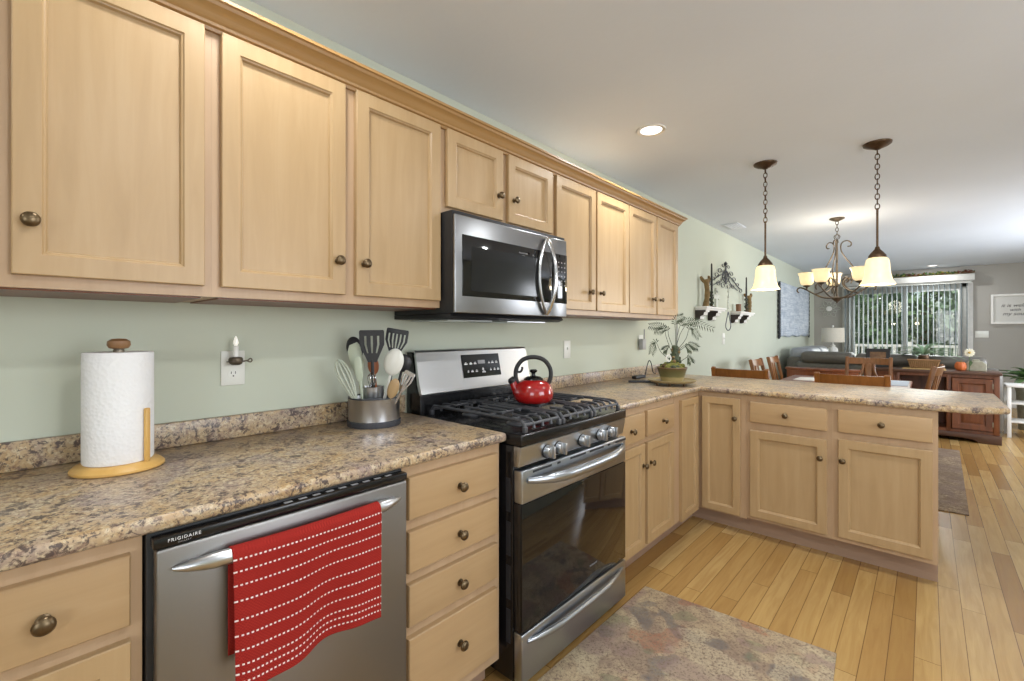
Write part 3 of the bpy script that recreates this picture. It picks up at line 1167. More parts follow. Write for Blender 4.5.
def bow_handle(z, depth, x0, x1, r, y0, flat=1.0):
    mb = MB(); n = 28; P = []
    for i in range(n + 1):
        s_ = i / n
        b = 4 * s_ * (1 - s_)
        P.append((x0 + (x1 - x0) * s_, y0 - depth * min(1.0, b * 1.35) ** 0.75, z - 0.010 * b))
    rr = [r * (0.55 + 0.45 * min(1, min(i, n - i) / 4)) for i in range(n + 1)]
    mb.tube(P, rr, 12, flat=flat)
    return mb


bow_handle(0.742, 0.050, 0.03, RW - 0.03, 0.0150, -0.0865, 1.25).build('handle', 'steel_warm', od)
# storage drawer
mb = MB(); mb.box(0.002, RW - 0.002, -0.085, -0.046, 0.035, 0.207, 0.005, seg=3)
sd = mb.build('storage_drawer', 'steel_warm', t)
bow_handle(0.176, 0.022, 0.03, RW - 0.03, 0.012, -0.0850, 1.1).build('handle', 'steel_warm', sd)
# backguard
mb = MB()
mb.prism([(0.603, 0.88), (0.5015, 0.88), (0.5015, 1.005), (0.53, 1.012), (0.565, 1.172), (0.603, 1.172)], 'x', 0.004, RW - 0.004, 0.003)
mb.build('backguard', 'black', t)
mb = MB()
mb.prism([(0.490, 0.985), (0.488, 0.992), (0.500, 1.022), (0.533, 1.172), (0.540, 1.180), (0.590, 1.180), (0.590, 1.174), (0.543, 1.174), (0.52, 1.03), (0.503, 0.988)], 'x', 0.0, RW)
fc = mb.build('backguard_face', 'steel', t, ang=25)
sl = math.atan2(0.033, 0.150)
mb = MB(); mb.box(-0.128, 0.128, -0.0012, 0, -0.056, 0.056, 0.0005, seg=1)
dp_ = mb.build('display', 'blackglass', t)
dp_.location = (0.385, 0.5155, 1.098); dp_.rotation_euler = (-sl, 0, 0)
mk = [(-0.104, 0.010, 0.02), (-0.072, 0.010, 0.018), (-0.044, 0.010, 0.018), (0.052, 0.010, 0.012), (0.076, 0.010, 0.018), (0.104, 0.010, 0.016),
      (-0.095, -0.028, 0.010), (-0.068, -0.028, 0.016), (-0.040, -0.028, 0.016), (0.004, -0.020, 0.012), (0.008, -0.034, 0.024), (0.058, -0.026, 0.010), (0.084, -0.026, 0.014), (0.110, -0.026, 0.016)]
mb = MB()
for mx, mz, mw in mk:
    mb.box(mx - mw / 2, mx + mw / 2, -0.0016, -0.0012, mz - 0.003, mz + 0.003)
    mb.box(mx - mw / 4, mx + mw / 4, -0.0016, -0.0012, mz + 0.005, mz + 0.008)
mb.build('touch_key_print', 'labelwhite', dp_, smooth=False)
mb = MB(); mb.box(-0.024, 0.024, -0.0016, -0.0012, 0.008, 0.026); mb.build('clock_window', 'labelgrey', dp_, smooth=False)

# ------------------------------------------------------------------ microwave over the range
MWW = 0.726
t = thing('microwave', 'stainless steel over-the-range microwave hanging above the gas range', 'microwave', (0.36, 1.126, 0), WL)
mb = MB(); mb.box(0.0, MWW, -0.037, 0.355, 1.335, 1.7305, 0.003); mb.build('body', 'black_matte', t)
mb = MB()
mb.prism([(-0.03, 1.322), (-0.02, 1.3345), (0.355, 1.3345), (0.355, 1.318), (0.0, 1.312)], 'x', -0.0, MWW, 0.002)
vt = mb.build('vent_base', 'black_matte', t)
mb = MB(); mb.box(0.05, 0.30, 0.05, 0.30, 1.309, 1.3135); mb.box(0.40, 0.68, 0.05, 0.30, 1.309, 1.3135); mb.build('grease_filter', 'steel', vt, smooth=False)
mb = MB()
mb.box(0.001, 0.598, -0.050, -0.0375, 1.336, 1.714, 0.004, seg=3)
dr = mb.build('door', 'steel_grey', t)
mb = MB(); mb.box(0.038, 0.598, -0.0525, -0.0497, 1.402, 1.640, 0.001); gl = mb.build('door_glass', 'blackglass', dr)
mb = MB(); mb.box(0.085, 0.50, -0.0529, -0.0526, 1.425, 1.600); mb.build('viewing_mesh', plain('dark_window_mesh', '#1e1f20', 0.12, 0, 0.2, 300), gl, smooth=False)
text('FRIGIDAIRE', 0.0105, 'labelgrey', gl, (0.365, -0.0532, 1.607), (PI / 2, 0, 0), space=1.15)
text('GALLERY', 0.0045, 'labelgrey', gl, (0.385, -0.0532, 1.599), (PI / 2, 0, 0), space=1.3)
mb = MB(); mb.box(0.600, MWW - 0.001, -0.050, -0.0375, 1.336, 1.714, 0.004, seg=3)
cp = mb.build('control_panel', 'steel_grey', t)
mb = MB(); mb.box(0.602, MWW - 0.002, -0.0525, -0.0497, 1.402, 1.640, 0.001); kp = mb.build('keypad', 'blackglass', cp)
for i in range(6):
    for j in range(3):
        mb = MB(); xx = 0.655 + j * 0.025; zz = 1.60 - i * 0.022
        mb.box(xx - 0.004, xx + 0.004, -0.0531, -0.0525, zz - 0.003, zz + 0.003); mb.build('key', 'labelgrey', kp, smooth=False)
# lens-shaped bow handle: outer bow stands off the door, inner bow lies against it
P = []; Q = []
n = 24
for i in range(n + 1):
    s_ = i / n; b = 4 * s_ * (1 - s_)
    P.append((0.555 + 0.004 * b, -0.056 - 0.052 * b ** 0.8, 1.345 + s_ * 0.355))
    Q.append((0.555 - 0.060 * b ** 0.9, -0.058 - 0.006 * b, 1.345 + s_ * 0.355))
mb = MB(); mb.tube(P, 0.0095, 10); h_ = mb.build('handle', 'chrome', dr)
mb = MB(); mb.tube(Q, 0.0065, 8); mb.build('handle_trim', 'steel', dr)

# ------------------------------------------------------------------ kettle (rotated so the spout points to camera-left)
YAW = 0.7395
t = thing('tea_kettle', 'red enamel tea kettle with black arched handle on the range', 'kettle', (0.456, 1.538, 0.9552), YAW)
mb = MB()
mb.lathe([(0.060, 0), (0.074, 0.004), (0.085, 0.018), (0.088, 0.036), (0.086, 0.056), (0.078, 0.076), (0.063, 0.091), (0.045, 0.099), (0.040, 0.100)], seg=36)
mb.build('body', 'red', t)
mb = MB(); mb.tube(spline([(-0.066, 0, 0.046), (-0.082, 0, 0.070), (-0.090, 0, 0.090)], 5), [0.026, 0.025, 0.023, 0.021, 0.020, 0.019, 0.018, 0.0175, 0.017, 0.0165, 0.016], 14)
sp = mb.build('spout', 'red', t)
mb = MB(); mb.tube([(-0.088, 0, 0.088), (-0.095, 0, 0.099), (-0.101, 0, 0.107)], [0.0185, 0.020, 0.012], 14); mb.build('whistle_cap', 'black_matte', sp)
mb = MB(); mb.lathe([(0.044, 0.0985), (0.042, 0.104), (0.030, 0.112), (0.010, 0.116), (0.008, 0.122), (0.009, 0.128), (0.016, 0.134), (0.017, 0.139), (0.012, 0.144), (0.001, 0.145)], seg=24)
mb.build('lid', 'black', t)
mb = MB()
hp = [(-0.070, 0, 0.082), (-0.078, 0, 0.115), (-0.074, 0, 0.150), (-0.052, 0, 0.182), (-0.020, 0, 0.196), (0.018, 0, 0.196), (0.050, 0, 0.182), (0.072, 0, 0.150), (0.076, 0, 0.115), (0.066, 0, 0.084)]
mb.tube(spline(hp, 4), 0.0095, 10)
h_ = mb.build('handle', 'black_matte', t)
mb = MB(); mb.tube(spline([(-0.074, 0, 0.135), (-0.058, 0, 0.133), (-0.050, 0, 0.143), (-0.049, 0, 0.155)], 4), 0.005, 8); mb.build('spout_trigger', 'black_matte', h_)

# ------------------------------------------------------------------ paper towel holder
t = thing('paper_towel_holder', 'wooden paper towel holder with a full white roll on the left countertop', 'paper towel holder', (0.172, 0.186, 0.9082), YAW)
mb = MB(); mb.lathe([(0.094, 0), (0.098, 0.003), (0.098, 0.008), (0.090, 0.016), (0.080, 0.021), (0.001, 0.0215)], seg=40, sx=1.0, sy=0.95); mb.build('base', 'oak', t)
mb = MB(); mb.lathe([(0.070, 0.022), (0.0725, 0.026), (0.0725, 0.300), (0.0705, 0.303), (0.021, 0.303), (0.020, 0.296)], seg=48); mb.build('paper_roll', 'quilted', t)
mb = MB(); mb.lathe([(0.012, 0.295), (0.0115, 0.308), (0.009, 0.312)], seg=20); mb.lathe([(0.009, 0.310), (0.020, 0.313), (0.0245, 0.321), (0.0235, 0.331), (0.015, 0.337), (0.001, 0.338)], seg=24, mi=1)
mb.build('post_and_finial', ['pewter', 'knob_wood'], t)
mb = MB(); mb.box(0.0735, 0.0835, -0.012, 0.000, 0.0200, 0.158, 0.003); mb.build('side_arm', 'oak', t)

# ------------------------------------------------------------------ utensil crock and utensils
CK = Vector((0.158, 0.938, 0.9082))
t = thing('utensil_crock', 'brushed steel utensil crock with charcoal base beside the range', 'utensil holder', CK, YAW)
mb = MB(); mb.lathe([(0.098, 0), (0.099, 0.003), (0.099, 0.020), (0.094, 0.022)], seg=48); mb.build('base', 'spongedark', t)
mb = MB(); mb.lathe([(0.0945, 0.0225), (0.0945, 0.102), (0.096, 0.104), (0.092, 0.104), (0.0905, 0.100), (0.0905, 0.026), (0.001, 0.026)], seg=48, cap=False); mb.build('steel_band', 'steel', t)
mb = MB(); mb.lathe([(0.0965, 0.1045), (0.0965, 0.109), (0.088, 0.109), (0.088, 0.1045)], seg=48, cap=False); mb.build('rim', 'spongedark', t)
mb = MB(); mb.lathe([(0.040, 0.0275), (0.041, 0.140), (0.0425, 0.146), (0.039, 0.146), (0.038, 0.140), (0.037, 0.0285), (0.001, 0.028)], seg=32, cap=False, c=(-0.004, -0.005, 0)); mb.build('inner_cup', 'steel', t)


def utensil(name, label, base_, top, build, cat='utensil', roll=0.0):
    """local frame: Z along the handle from base_ (in the crock) to top; X across, Y away from camera"""
    a, b = Vector(base_), Vector(top)
    d = b - a
    L = d.length
    z = d.normalized()
    y = Vector((0, 1, 0)); y = (y - z * y.dot(z)).normalized()
    x = y.cross(z)
    m = Matrix((x, y, z)).transposed().to_4x4()
    m = Matrix.Translation(CK) @ Matrix.Rotation(YAW, 4, 'Z') @ Matrix.Translation(a) @ m @ Matrix.Rotation(roll, 4, 'Z')
    o = bpy.data.objects.new(name, None)
    o.empty_display_size = 0.05
    COL.objects.link(o)
    o.matrix_world = m
    tag(o, label, cat, 'utensils in the crock')
    build(o, L)
    return o


def plate_with_slots(w0, w1, z0, z1, slots, rad=0.008):
    """flat head: rounded trapezoid outline built in strips so that the slots are real holes"""
    mb = MB()
    xs = [-1.0]
    for a, b in slots:
        xs += [a, b]
    xs.append(1.0)
    zs0, zs1 = z0 + (z1 - z0) * 0.28, z0 + (z1 - z0) * 0.82
    rows = [z0, z0 + 0.006, zs0, (zs0 + zs1) / 2, zs1, z1 - rad, z1 - rad * 0.3, z1]
    th = 0.0022

    def half(z):
        s_ = (z - z0) / (z1 - z0)
        w = w0 + (w1 - w0) * min(1.0, s_ * 1.8)
        if z > z1 - rad:
            w -= rad * (1 - math.sqrt(max(0, 1 - ((z - (z1 - rad)) / rad) ** 2)))
        return w / 2
    for yy in (-th, th):
        g = [[mb.bm.verts.new((x * half(z), yy, z)) for x in xs] for z in rows]
        for i in range(len(rows) - 1):
            for j in range(len(xs) - 1):
                hole = (j % 2 == 1) and rows[i] >= zs0 - 1e-6 and rows[i + 1] <= zs1 + 1e-6
                if not hole:
                    mb.bm.faces.new([g[i][j], g[i][j + 1], g[i + 1][j + 1], g[i + 1][j]])
        if yy < 0:
            g0 = g
    bnd = [e for e in mb.bm.edges if e.is_boundary]
    bmesh.ops.bridge_loops(mb.bm, edges=bnd) if False else None
    # side walls: join matching boundary edges front/back
    key = {}
    for v in mb.bm.verts:
        key[(round(v.co.x, 5), round(v.co.z, 5), v.co.y > 0)] = v
    for e in bnd:
        a, b = e.verts
        if a.co.y < 0 and b.co.y < 0:
            try:
                mb.bm.faces.new([a, b, key[(round(b.co.x, 5), round(b.co.z, 5), True)], key[(round(a.co.x, 5), round(a.co.z, 5), True)]])
            except Exception:
                pass
    bmesh.ops.recalc_face_normals(mb.bm, faces=mb.bm.faces[:])
    return mb


def rod(r0, r1, z0, z1, mi=0, flat=1.0):
    mb = MB(); mb.tube([(0, 0, z0), (0, 0, (z0 + z1) / 2), (0, 0, z1)], [r0, (r0 + r1) / 2, r1], 10, flat=flat, up=(0, 1, 0))
    return mb


def b_turner(hm, headm, hw, hl, slots):
    def f(o, L):
        rod(0.007, 0.006, 0, L - hl + 0.01, flat=0.6).build('handle', hm, o)
        plate_with_slots(hw * 0.35, hw, L - hl, L, slots).build('slotted_head', headm, o, ang=30)
    return f


def b_spoon(hm, headm, hw, hl, thick=0.35):
    def f(o, L):
        rod(0.006, 0.005, 0, L - hl + 0.012, flat=0.7).build('handle', hm, o)
        mb = MB(); mb.ball((0, 0, L - hl / 2), hl / 2, 14, sx=hw / hl, sy=thick * hw / hl)
        mb.build('bowl', headm, o)
    return f


def b_whisk(hm, wm, w, hl, loops=5, wr=0.0012):
    def f(o, L):
        rod(0.008, 0.006, 0, L - hl + 0.008).build('handle', hm, o)
        mb = MB()
        for k in range(loops):
            a = PI * k / loops
            pts = []
            for i in range(17):
                s_ = i / 16
                an = -PI / 2 + (s_ - 0.5) * 2 * PI * 0.92
                px = math.cos(PI * s_ + 0) * 0
                th = s_ * PI
                rr_ = w / 2 * math.sin(th) ** 0.8 if 0 < s_ < 1 else 0
                pts.append((rr_, s_))
            lp = []
            for i in range(25):
                s_ = i / 24
                u = math.cos(s_ * 2 * PI)        # +1 root, -1 tip
                zc = L - hl / 2 - u * hl / 2
                xx = math.sin(s_ * 2 * PI) * w / 2 * (0.72 + 0.28 * -u)
                lp.append((xx * math.cos(a), xx * math.sin(a), zc))
            mb.tube(lp[:-1], wr, 6, closed=True)
        mb.build('wires', wm, o)
    return f


def b_spatula(hm, headm, hw, hl):
    def f(o, L):
        rod(0.007, 0.006, 0, L - hl + 0.012, flat=0.7).build('handle', hm, o)
        mb = MB()
        pts = [(-hw * 0.3, L - hl), (hw * 0.3, L - hl), (hw * 0.5, L - hl * 0.75), (hw * 0.5, L - hl * 0.12), (hw * 0.35, L), (-hw * 0.25, L - hl * 0.05), (-hw * 0.5, L - hl * 0.25), (-hw * 0.5, L - hl * 0.75)]
        mb.prism(pts, 'y', -0.004, 0.004, 0.0025)
        mb.build('blade', headm, o)
    return f


def b_ladle(hm, r):
    def f(o, L):
        mb = MB(); mb.tube(spline([(0, 0, 0), (0.004, 0, L * 0.45), (-0.004, 0, L * 0.75), (0.012, 0, L - r * 0.6)], 5), 0.006, 10, flat=0.6, up=(0, 1, 0)); mb.build('handle', hm, o)
        mb = MB()
        mb.lathe([(r * 1.0, 0.0), (r * 0.96, -r * 0.28), (r * 0.75, -r * 0.6), (r * 0.4, -r * 0.8), (0.001, -r * 0.85), (r * 0.38, -r * 0.76), (r * 0.7, -r * 0.56), (r * 0.92, -r * 0.26), (r * 0.96, 0.0), (r, 0.0)], (0, 0, 0), 'z', 24, cap=False,
                 mat=Matrix.Translation((0.026, 0, L - 0.004)) @ Matrix.Rotation(R(58), 4, 'X') @ Matrix.Rotation(R(18), 4, 'Y') @ Matrix.Diagonal((1.15, 1, 1, 1)))
        mb.build('bowl', hm, o)
    return f


# coordinates in the crock's own frame: x to the right, y away from the front, z up from the counter
utensil('slotted_turner', 'black slotted turner standing upright in the middle of the crock', (0.002, -0.012, 0.031), (-0.002, -0.030, 0.362), b_turner('nylon', 'nylon', 0.094, 0.122, [(-0.62, -0.42), (-0.10, 0.10), (0.42, 0.62)]))
utensil('slotted_turner', 'black slotted turner with five slots at the back right of the crock', (0.026, 0.050, 0.031), (0.080, 0.046, 0.366), b_turner('nylon', 'nylon', 0.088, 0.105, [(-0.78, -0.62), (-0.42, -0.26), (-0.08, 0.08), (0.26, 0.42), (0.62, 0.78)]))
utensil('serving_spoon', 'black solid serving spoon at the back left of the crock', (-0.034, 0.045, 0.031), (-0.104, 0.050, 0.336), b_spoon('nylon', 'nylon', 0.066, 0.098))
utensil('spatula', 'sage green spatula leaning to the left in the crock', (-0.018, 0.006, 0.031), (-0.085, 0.000, 0.312), b_spatula('sage', 'sage', 0.052, 0.115))
utensil('scraper', 'slim sage green scraper in front of the sage spatula', (-0.026, -0.028, 0.031), (-0.055, -0.035, 0.262), b_spatula('sage', 'sage', 0.030, 0.095))
utensil('balloon_whisk', 'sage and steel balloon whisk leaning far left out of the crock', (-0.022, -0.052, 0.031), (-0.112, -0.078, 0.250), b_whisk('sage', 'sage_wire', 0.062, 0.165, 5, 0.0026))
utensil('serving_scoop', 'white serving scoop leaning right above the steel crock', (0.026, -0.022, 0.031), (0.098, -0.040, 0.292), b_spoon('whiteplastic', 'whiteplastic', 0.074, 0.105, 0.45))
utensil('small_whisk', 'small steel whisk in the inner cup of the crock', (-0.003, -0.006, 0.031), (0.000, -0.036, 0.198), b_whisk('nylon', 'chrome', 0.040, 0.062, 4, 0.0018))
utensil('wooden_spoon', 'copper brown wooden spoon half hidden behind the upright black turner', (0.010, 0.028, 0.031), (-0.018, 0.030, 0.262), b_spoon('copper_wood', 'copper_wood', 0.044, 0.075))
utensil('tasting_spoon', 'light wooden spoon leaning right low over the crock rim', (0.046, -0.044, 0.031), (0.102, -0.066, 0.182), b_spoon('maple', 'maple', 0.042, 0.080, 0.3))
utensil('mini_turner', 'small slotted steel turner leaning far right over the crock rim', (0.058, -0.024, 0.031), (0.150, -0.045, 0.205), b_turner('chrome', 'chrome', 0.042, 0.085, [(-0.70, -0.45), (-0.12, 0.12), (0.45, 0.70)]))
utensil('pasta_server', 'black pasta server at the right behind the white scoop', (0.056, 0.020, 0.031), (0.118, 0.012, 0.268), b_spoon('nylon', 'nylon', 0.060, 0.070, 0.5))

# ------------------------------------------------------------------ outlets, switches (plates on the left wall; local: X along wall, front -Y)
def plate(name, label, cat, y, z, w=0.072, h=0.116, kind='outlet', rot=WL, loc=None, gangs=1):
    t = thing(name, label, cat, loc or (0.0004, y, z), rot, 'wall plates')
    mb = MB(); mb.box(-w / 2, w / 2, -0.006, 0, -h / 2, h / 2, 0.003); mb.build('cover_plate', 'whiteplastic', t)
    if kind == 'outlet':
        for s_ in (-1, 1):
            mb = MB(); mb.lathe([(0.0165, 0.0062), (0.0165, 0.0075), (0.001, 0.0078)], (0, 0, s_ * 0.0195), '-y', 24)
            so = mb.build('socket', 'whiteplastic', t)
            mb = MB()
            for xx in (-0.0062, 0.0062):
                mb.box(xx - 0.001, xx + 0.001, -0.0084, -0.0076, s_ * 0.0195, s_ * 0.0195 + 0.008)
            mb.lathe([(0.0024, 0.0076), (0.0024, 0.0084)], (0, 0, s_ * 0.0195 - 0.007), '-y', 10)
            mb.build('slots', 'grey_dark', so, smooth=False)
    else:
        for g in range(gangs):
            xx = (g - (gangs - 1) / 2) * 0.046
            mb = MB(); mb.box(xx - 0.005, xx + 0.005, -0.014, -0.0062, -0.002, 0.014, 0.001)
            mb.box(xx - 0.0058, xx + 0.0058, -0.0072, -0.0062, -0.012, 0.016)
            mb.build('toggle', 'whiteplastic', t)
    return t


plate('wall_outlet', 'white duplex outlet on the sage wall behind the candle night light', 'outlet', 0.499, 1.142)
plate('light_switch', 'white switch plate on the wall above the counter right of the range', 'switch', 2.425, 1.150, kind='switch')
plate('wall_outlet', 'white outlet on the wall above the potted plant tray, under the last wall cabinet', 'outlet', 3.455, 1.180)
plate('light_switch', 'slim white switch plate on the sage wall below the wall shelves', 'switch', 5.50, 1.185, 0.085, 0.13, 'switch')
plate('light_switch', 'wide three-switch plate on the grey far wall below the framed sign', 'switch', 0, 0, 0.165, 0.116, 'switch', 0.0, (2.425, YF - 0.0004, 1.222), 3)

# candle night light plugged into the outlet
t = thing('candle_night_light', 'lit electric candle night light plugged into the left outlet', 'night light', (0.008, 0.497, 1.166), WL)
mb = MB(); mb.lathe([(0.012, -0.012), (0.018, -0.008), (0.021, 0.0), (0.021, 0.008), (0.018, 0.013), (0.010, 0.015)], (0, -0.032, 0), seg=24)
mb.lathe([(0.027, -0.001), (0.027, 0.001)], (0, -0.032, -0.001), seg=24)
mb.tube([(0, -0.011, -0.004), (0, -0.003, -0.004)], 0.008, 10)
mb.build('holder', 'dark_pewter', t)
mb = MB(); mb.tube(spline([(0.022, -0.032, 0), (0.034, -0.032, 0.001), (0.044, -0.032, 0.008), (0.049, -0.032, 0.002), (0.044, -0.032, -0.004), (0.034, -0.032, 0.0)], 4), 0.0022, 8); mb.build('finger_loop', 'dark_pewter', t)
mb = MB(); mb.lathe([(0.008, 0.0152), (0.008, 0.050), (0.006, 0.052)], (0, -0.032, 0), seg=18); mb.build('candle', 'white', t)
mb = MB(); mb.lathe([(0.004, 0.0522), (0.0078, 0.060), (0.0066, 0.068), (0.003, 0.080), (0.0005, 0.084)], (0, -0.032, 0), seg=14); mb.build('flame_bulb', 'flame_glow', t)

# charger plugged in above the tray, with its cord
t = thing('plug_charger', 'grey plug-in charger in the outlet above the plant tray', 'charger', (0.0085, 3.435, 1.165), WL)
mb = MB(); mb.box(-0.03, 0.03, -0.040, 0, -0.045, 0.04, 0.006); mb.build('body', plain('grey_plastic', '#a9a8a6', 0.5), t)
mb = MB(); mb.tube([(0.0, -0.035, 0.04), (0.0, -0.036, 0.12)], 0.0045, 8); mb.build('aerial', 'labelgrey', t)
t = tag(MB().tube(spline([(0.105, 3.305, 0.919), (0.10, 3.34, 0.935), (0.075, 3.42, 0.99), (0.055, 3.50, 1.03), (0.05, 3.55, 1.00), (0.045, 3.59, 0.93), (0.05, 3.63, 0.913)], 6), 0.004, 8).build('power_cord', 'black_matte'), 'black power cord looping up by the backsplash left of the plant', 'cord')
mb = MB(); mb.box(0.085, 0.125, 3.14, 3.30, 0.9085, 0.932, 0.006); tag(mb.build('adapter', 'black_matte'), 'black power adapter lying on the counter left of the plant tray', 'adapter')

tag(MB().tube([(0.012, 4.165, 1.353), (0.010, 4.167, 1.20), (0.012, 4.165, 1.05), (0.010, 4.166, 0.60)], 0.005, 8).build('hanging_wire', 'labelgrey'), 'thin grey wire hanging down the sage wall behind the palm', 'wire')
# ------------------------------------------------------------------ potted palm on a tray
PT = (0.462, 2.985)
t = thing('plant_tray', 'round footed brown tray under the potted palm at the counter corner', 'tray', (PT[0], PT[1], 0.9082), YAW)
mb = MB(); mb.lathe([(0.001, 0.026), (0.130, 0.026), (0.148, 0.032), (0.154, 0.037), (0.157, 0.035), (0.150, 0.026), (0.130, 0.018), (0.001, 0.018)], seg=48, cap=False); mb.build('dish', 'tray_brown', t)
for a in (20, 110, 200, 290, 245):
    mb = MB(); mb.lathe([(0.007, 0), (0.009, 0.0195)], (0.118 * math.cos(R(a)), 0.118 * math.sin(R(a)), 0), seg=12); mb.build('foot', 'bronze', t)
mb = MB()
mb.box(-0.012, 0.18, -0.016, 0.016, 0, 0.014, 0.004)
tag(mb.build('folded_knife', 'spongedark', loc=(0.185, 2.93, 0.9084), rot=(0, 0, R(35))), 'dark grey flat bar lying on the counter at the left of the tray', 'gadget')

t = thing('potted_palm', 'small wispy palm in a mossy olive ceramic pot on the tray', 'plant', (PT[0] + 0.005, PT[1] - 0.005, 0.9345), YAW)
t.scale = (0.93, 0.93, 0.93)
mb = MB(); mb.lathe([(0.070, 0), (0.076, 0.004), (0.088, 0.045), (0.102, 0.090), (0.107, 0.096), (0.104, 0.102), (0.098, 0.098), (0.090, 0.080), (0.001, 0.078)], seg=40, cap=False); mb.build('pot', 'ceramic', t)
rg = random.Random(3)
mb = MB()
mb.lathe([(0.094, 0.082), (0.085, 0.105), (0.060, 0.125), (0.030, 0.138), (0.001, 0.14)], seg=24)
for i in range(46):
    a = rg.uniform(0, 2 * PI); q = rg.uniform(0, 0.085)
    mb.ball((q * math.cos(a), q * math.sin(a), 0.135 - q * 0.45 + rg.uniform(0, 0.015)), rg.uniform(0.010, 0.021), 7, sz=0.7, mi=rg.choice((0, 0, 1, 2)))
mb.build('moss_mound', ['moss', 'soil', 'leaf_dark'], t)
mb = MB()
mb.tube(spline([(0.012, 0, 0.12), (0.020, 0, 0.17), (0.026, 0, 0.22), (0.030, 0, 0.255)], 4), [0.040, 0.038, 0.036, 0.034, 0.031, 0.029, 0.027, 0.025, 0.023, 0.021, 0.019, 0.017, 0.012], 12)
for i in range(26):
    z = rg.uniform(0.13, 0.25); a = rg.uniform(0, 2 * PI); rr_ = 0.042 - (z - 0.12) * 0.18
    mb.ball((0.015 + (z - 0.12) * 0.1 + rr_ * math.cos(a), rr_ * math.sin(a), z), rg.uniform(0.006, 0.013), 6, mi=rg.choice((0, 1, 1)))
mb.build('trunk', ['leaf_dark', 'bark'], t)
mb = MB(); mb.tube([( -0.035 + 0.016 * math.cos(a_ * PI / 8), -0.03, 0.165 + 0.022 * math.sin(a_ * PI / 8)) for a_ in range(16)], 0.005, 8, closed=True); mb.build('white_ring_ornament', 'white', t)
# fronds: thin arching stems with narrow leaflets
fr = [
      ((0.02, 0.0, 0.20), (0.03, 0.01, 0.33), (0.03, 0.02, 0.43), (0.09, 0.03, 0.47), 1),
      ((-0.02, -0.01, 0.24), (-0.05, -0.02, 0.32), (-0.075, -0.03, 0.39), (-0.175, -0.05, 0.400), 1),
      ((-0.00, -0.01, 0.25), (-0.03, -0.02, 0.32), (-0.05, -0.03, 0.375), (-0.140, -0.06, 0.365), 1),
      ((-0.03, -0.02, 0.16), (-0.09, -0.03, 0.21), (-0.135, -0.04, 0.285), (-0.165, -0.05, 0.205), 1),
      ((0.03, 0.0, 0.25), (0.07, 0.0, 0.36), (0.14, 0.0, 0.425), (0.29, 0.0, 0.380), 1),
      ((0.03, 0.0, 0.24), (0.05, 0.03, 0.33), (0.09, 0.04, 0.42), (0.20, 0.05, 0.438), 1),
      ((0.03, -0.01, 0.22), (0.09, -0.02, 0.30), (0.12, -0.03, 0.385), (0.175, -0.04, 0.320), 1),
      ((0.03, -0.02, 0.20), (0.06, -0.03, 0.245), (0.085, -0.04, 0.255), (0.120, -0.05, 0.225), 1),
      ((0.04, 0.02, 0.20), (0.10, 0.02, 0.245), (0.14, 0.03, 0.265), (0.195, 0.03, 0.240), 1),
      ((-0.01, -0.03, 0.20), (-0.03, -0.05, 0.235), (-0.05, -0.06, 0.245), (-0.085, -0.07, 0.225), 1),
      ((0.03, -0.03, 0.13), (0.075, -0.05, 0.165), (0.09, -0.06, 0.175), (0.11, -0.07, 0.14), 1)]
for a, b, c, d_, k in fr:
    pts = spline([a, b, c, d_], 8)
    mb = MB(); mb.tube(pts, [0.0022 - 0.0014 * i / (len(pts) - 1) for i in range(len(pts))], 6)
    n = len(pts)
    for i in range(int(n * 0.58), n):
        p = pts[i]; dv = (pts[min(i + 1, n - 1)] - pts[i - 1]).normalized()
        pv = Vector((-dv.z, 0, dv.x)).normalized()
        for h_ in (0.0,):
            p2 = p + (pts[i] - pts[i - 1]) * -h_
            for s_ in (-1, 1):
                sd = (pv * s_ * 0.85 + dv * 0.55 + Vector((0, 0.15 * s_ - 0.05, -0.2))).normalized()
                L = 0.050 * (1 - 0.55 * abs((i - h_ - n * 0.76) / (n * 0.28)))
                w = dv * 0.0044
                q = p2 + sd * L * 0.5
                mb.quad([p2 - w * 0.5, q - w, p2 + sd * L + Vector((0, 0, -0.006)), q + w])
    mb.build('frond', 'leaf_dark', t, smooth=False)

# ------------------------------------------------------------------ wall decor on the sage wall
def wall_shelf(label, y0, y1, z, dp, cors):
    t = thing('wall_shelf', label, 'shelf', (0.0004, y0, z), WL, 'corbel shelves on the sage wall')
    w = y1 - y0
    mb = MB(); mb.box(0, w, -dp, 0, -0.018, 0, 0.002); mb.box(0.015, w - 0.015, -dp + 0.012, 0, -0.036, -0.0185, 0.002); mb.build('ledge', 'white', t)
    for c in cors:
        mb = MB()
        mb.prism([(0, -0.0365), (-dp + 0.015, -0.0365), (-dp + 0.015, -0.055), (-dp + 0.03, -0.060), (-dp + 0.035, -0.085), (-dp * 0.45, -0.100), (-dp * 0.42, -0.125), (-0.03, -0.135), (0, -0.135)], 'x', c, c + 0.11, 0.002)
        for f in mb.bm.faces:
            f.normal_update()
            if abs(f.normal.x) < 0.5 and f.normal.y < -0.3:
                f.material_index = 1  # dark sides and white fronts put shade and glare into the colour
        mb.build('corbel', ['espresso', 'white'], t)
    return t


wall_shelf('longer white wall shelf with two dark corbels, left of the pair', 4.64, 5.24, 1.52, 0.12, (0.0, 0.36))
wall_shelf('shorter white wall shelf with two dark corbels, right of the pair', 5.76, 6.34, 1.505, 0.12, (0.0, 0.36))


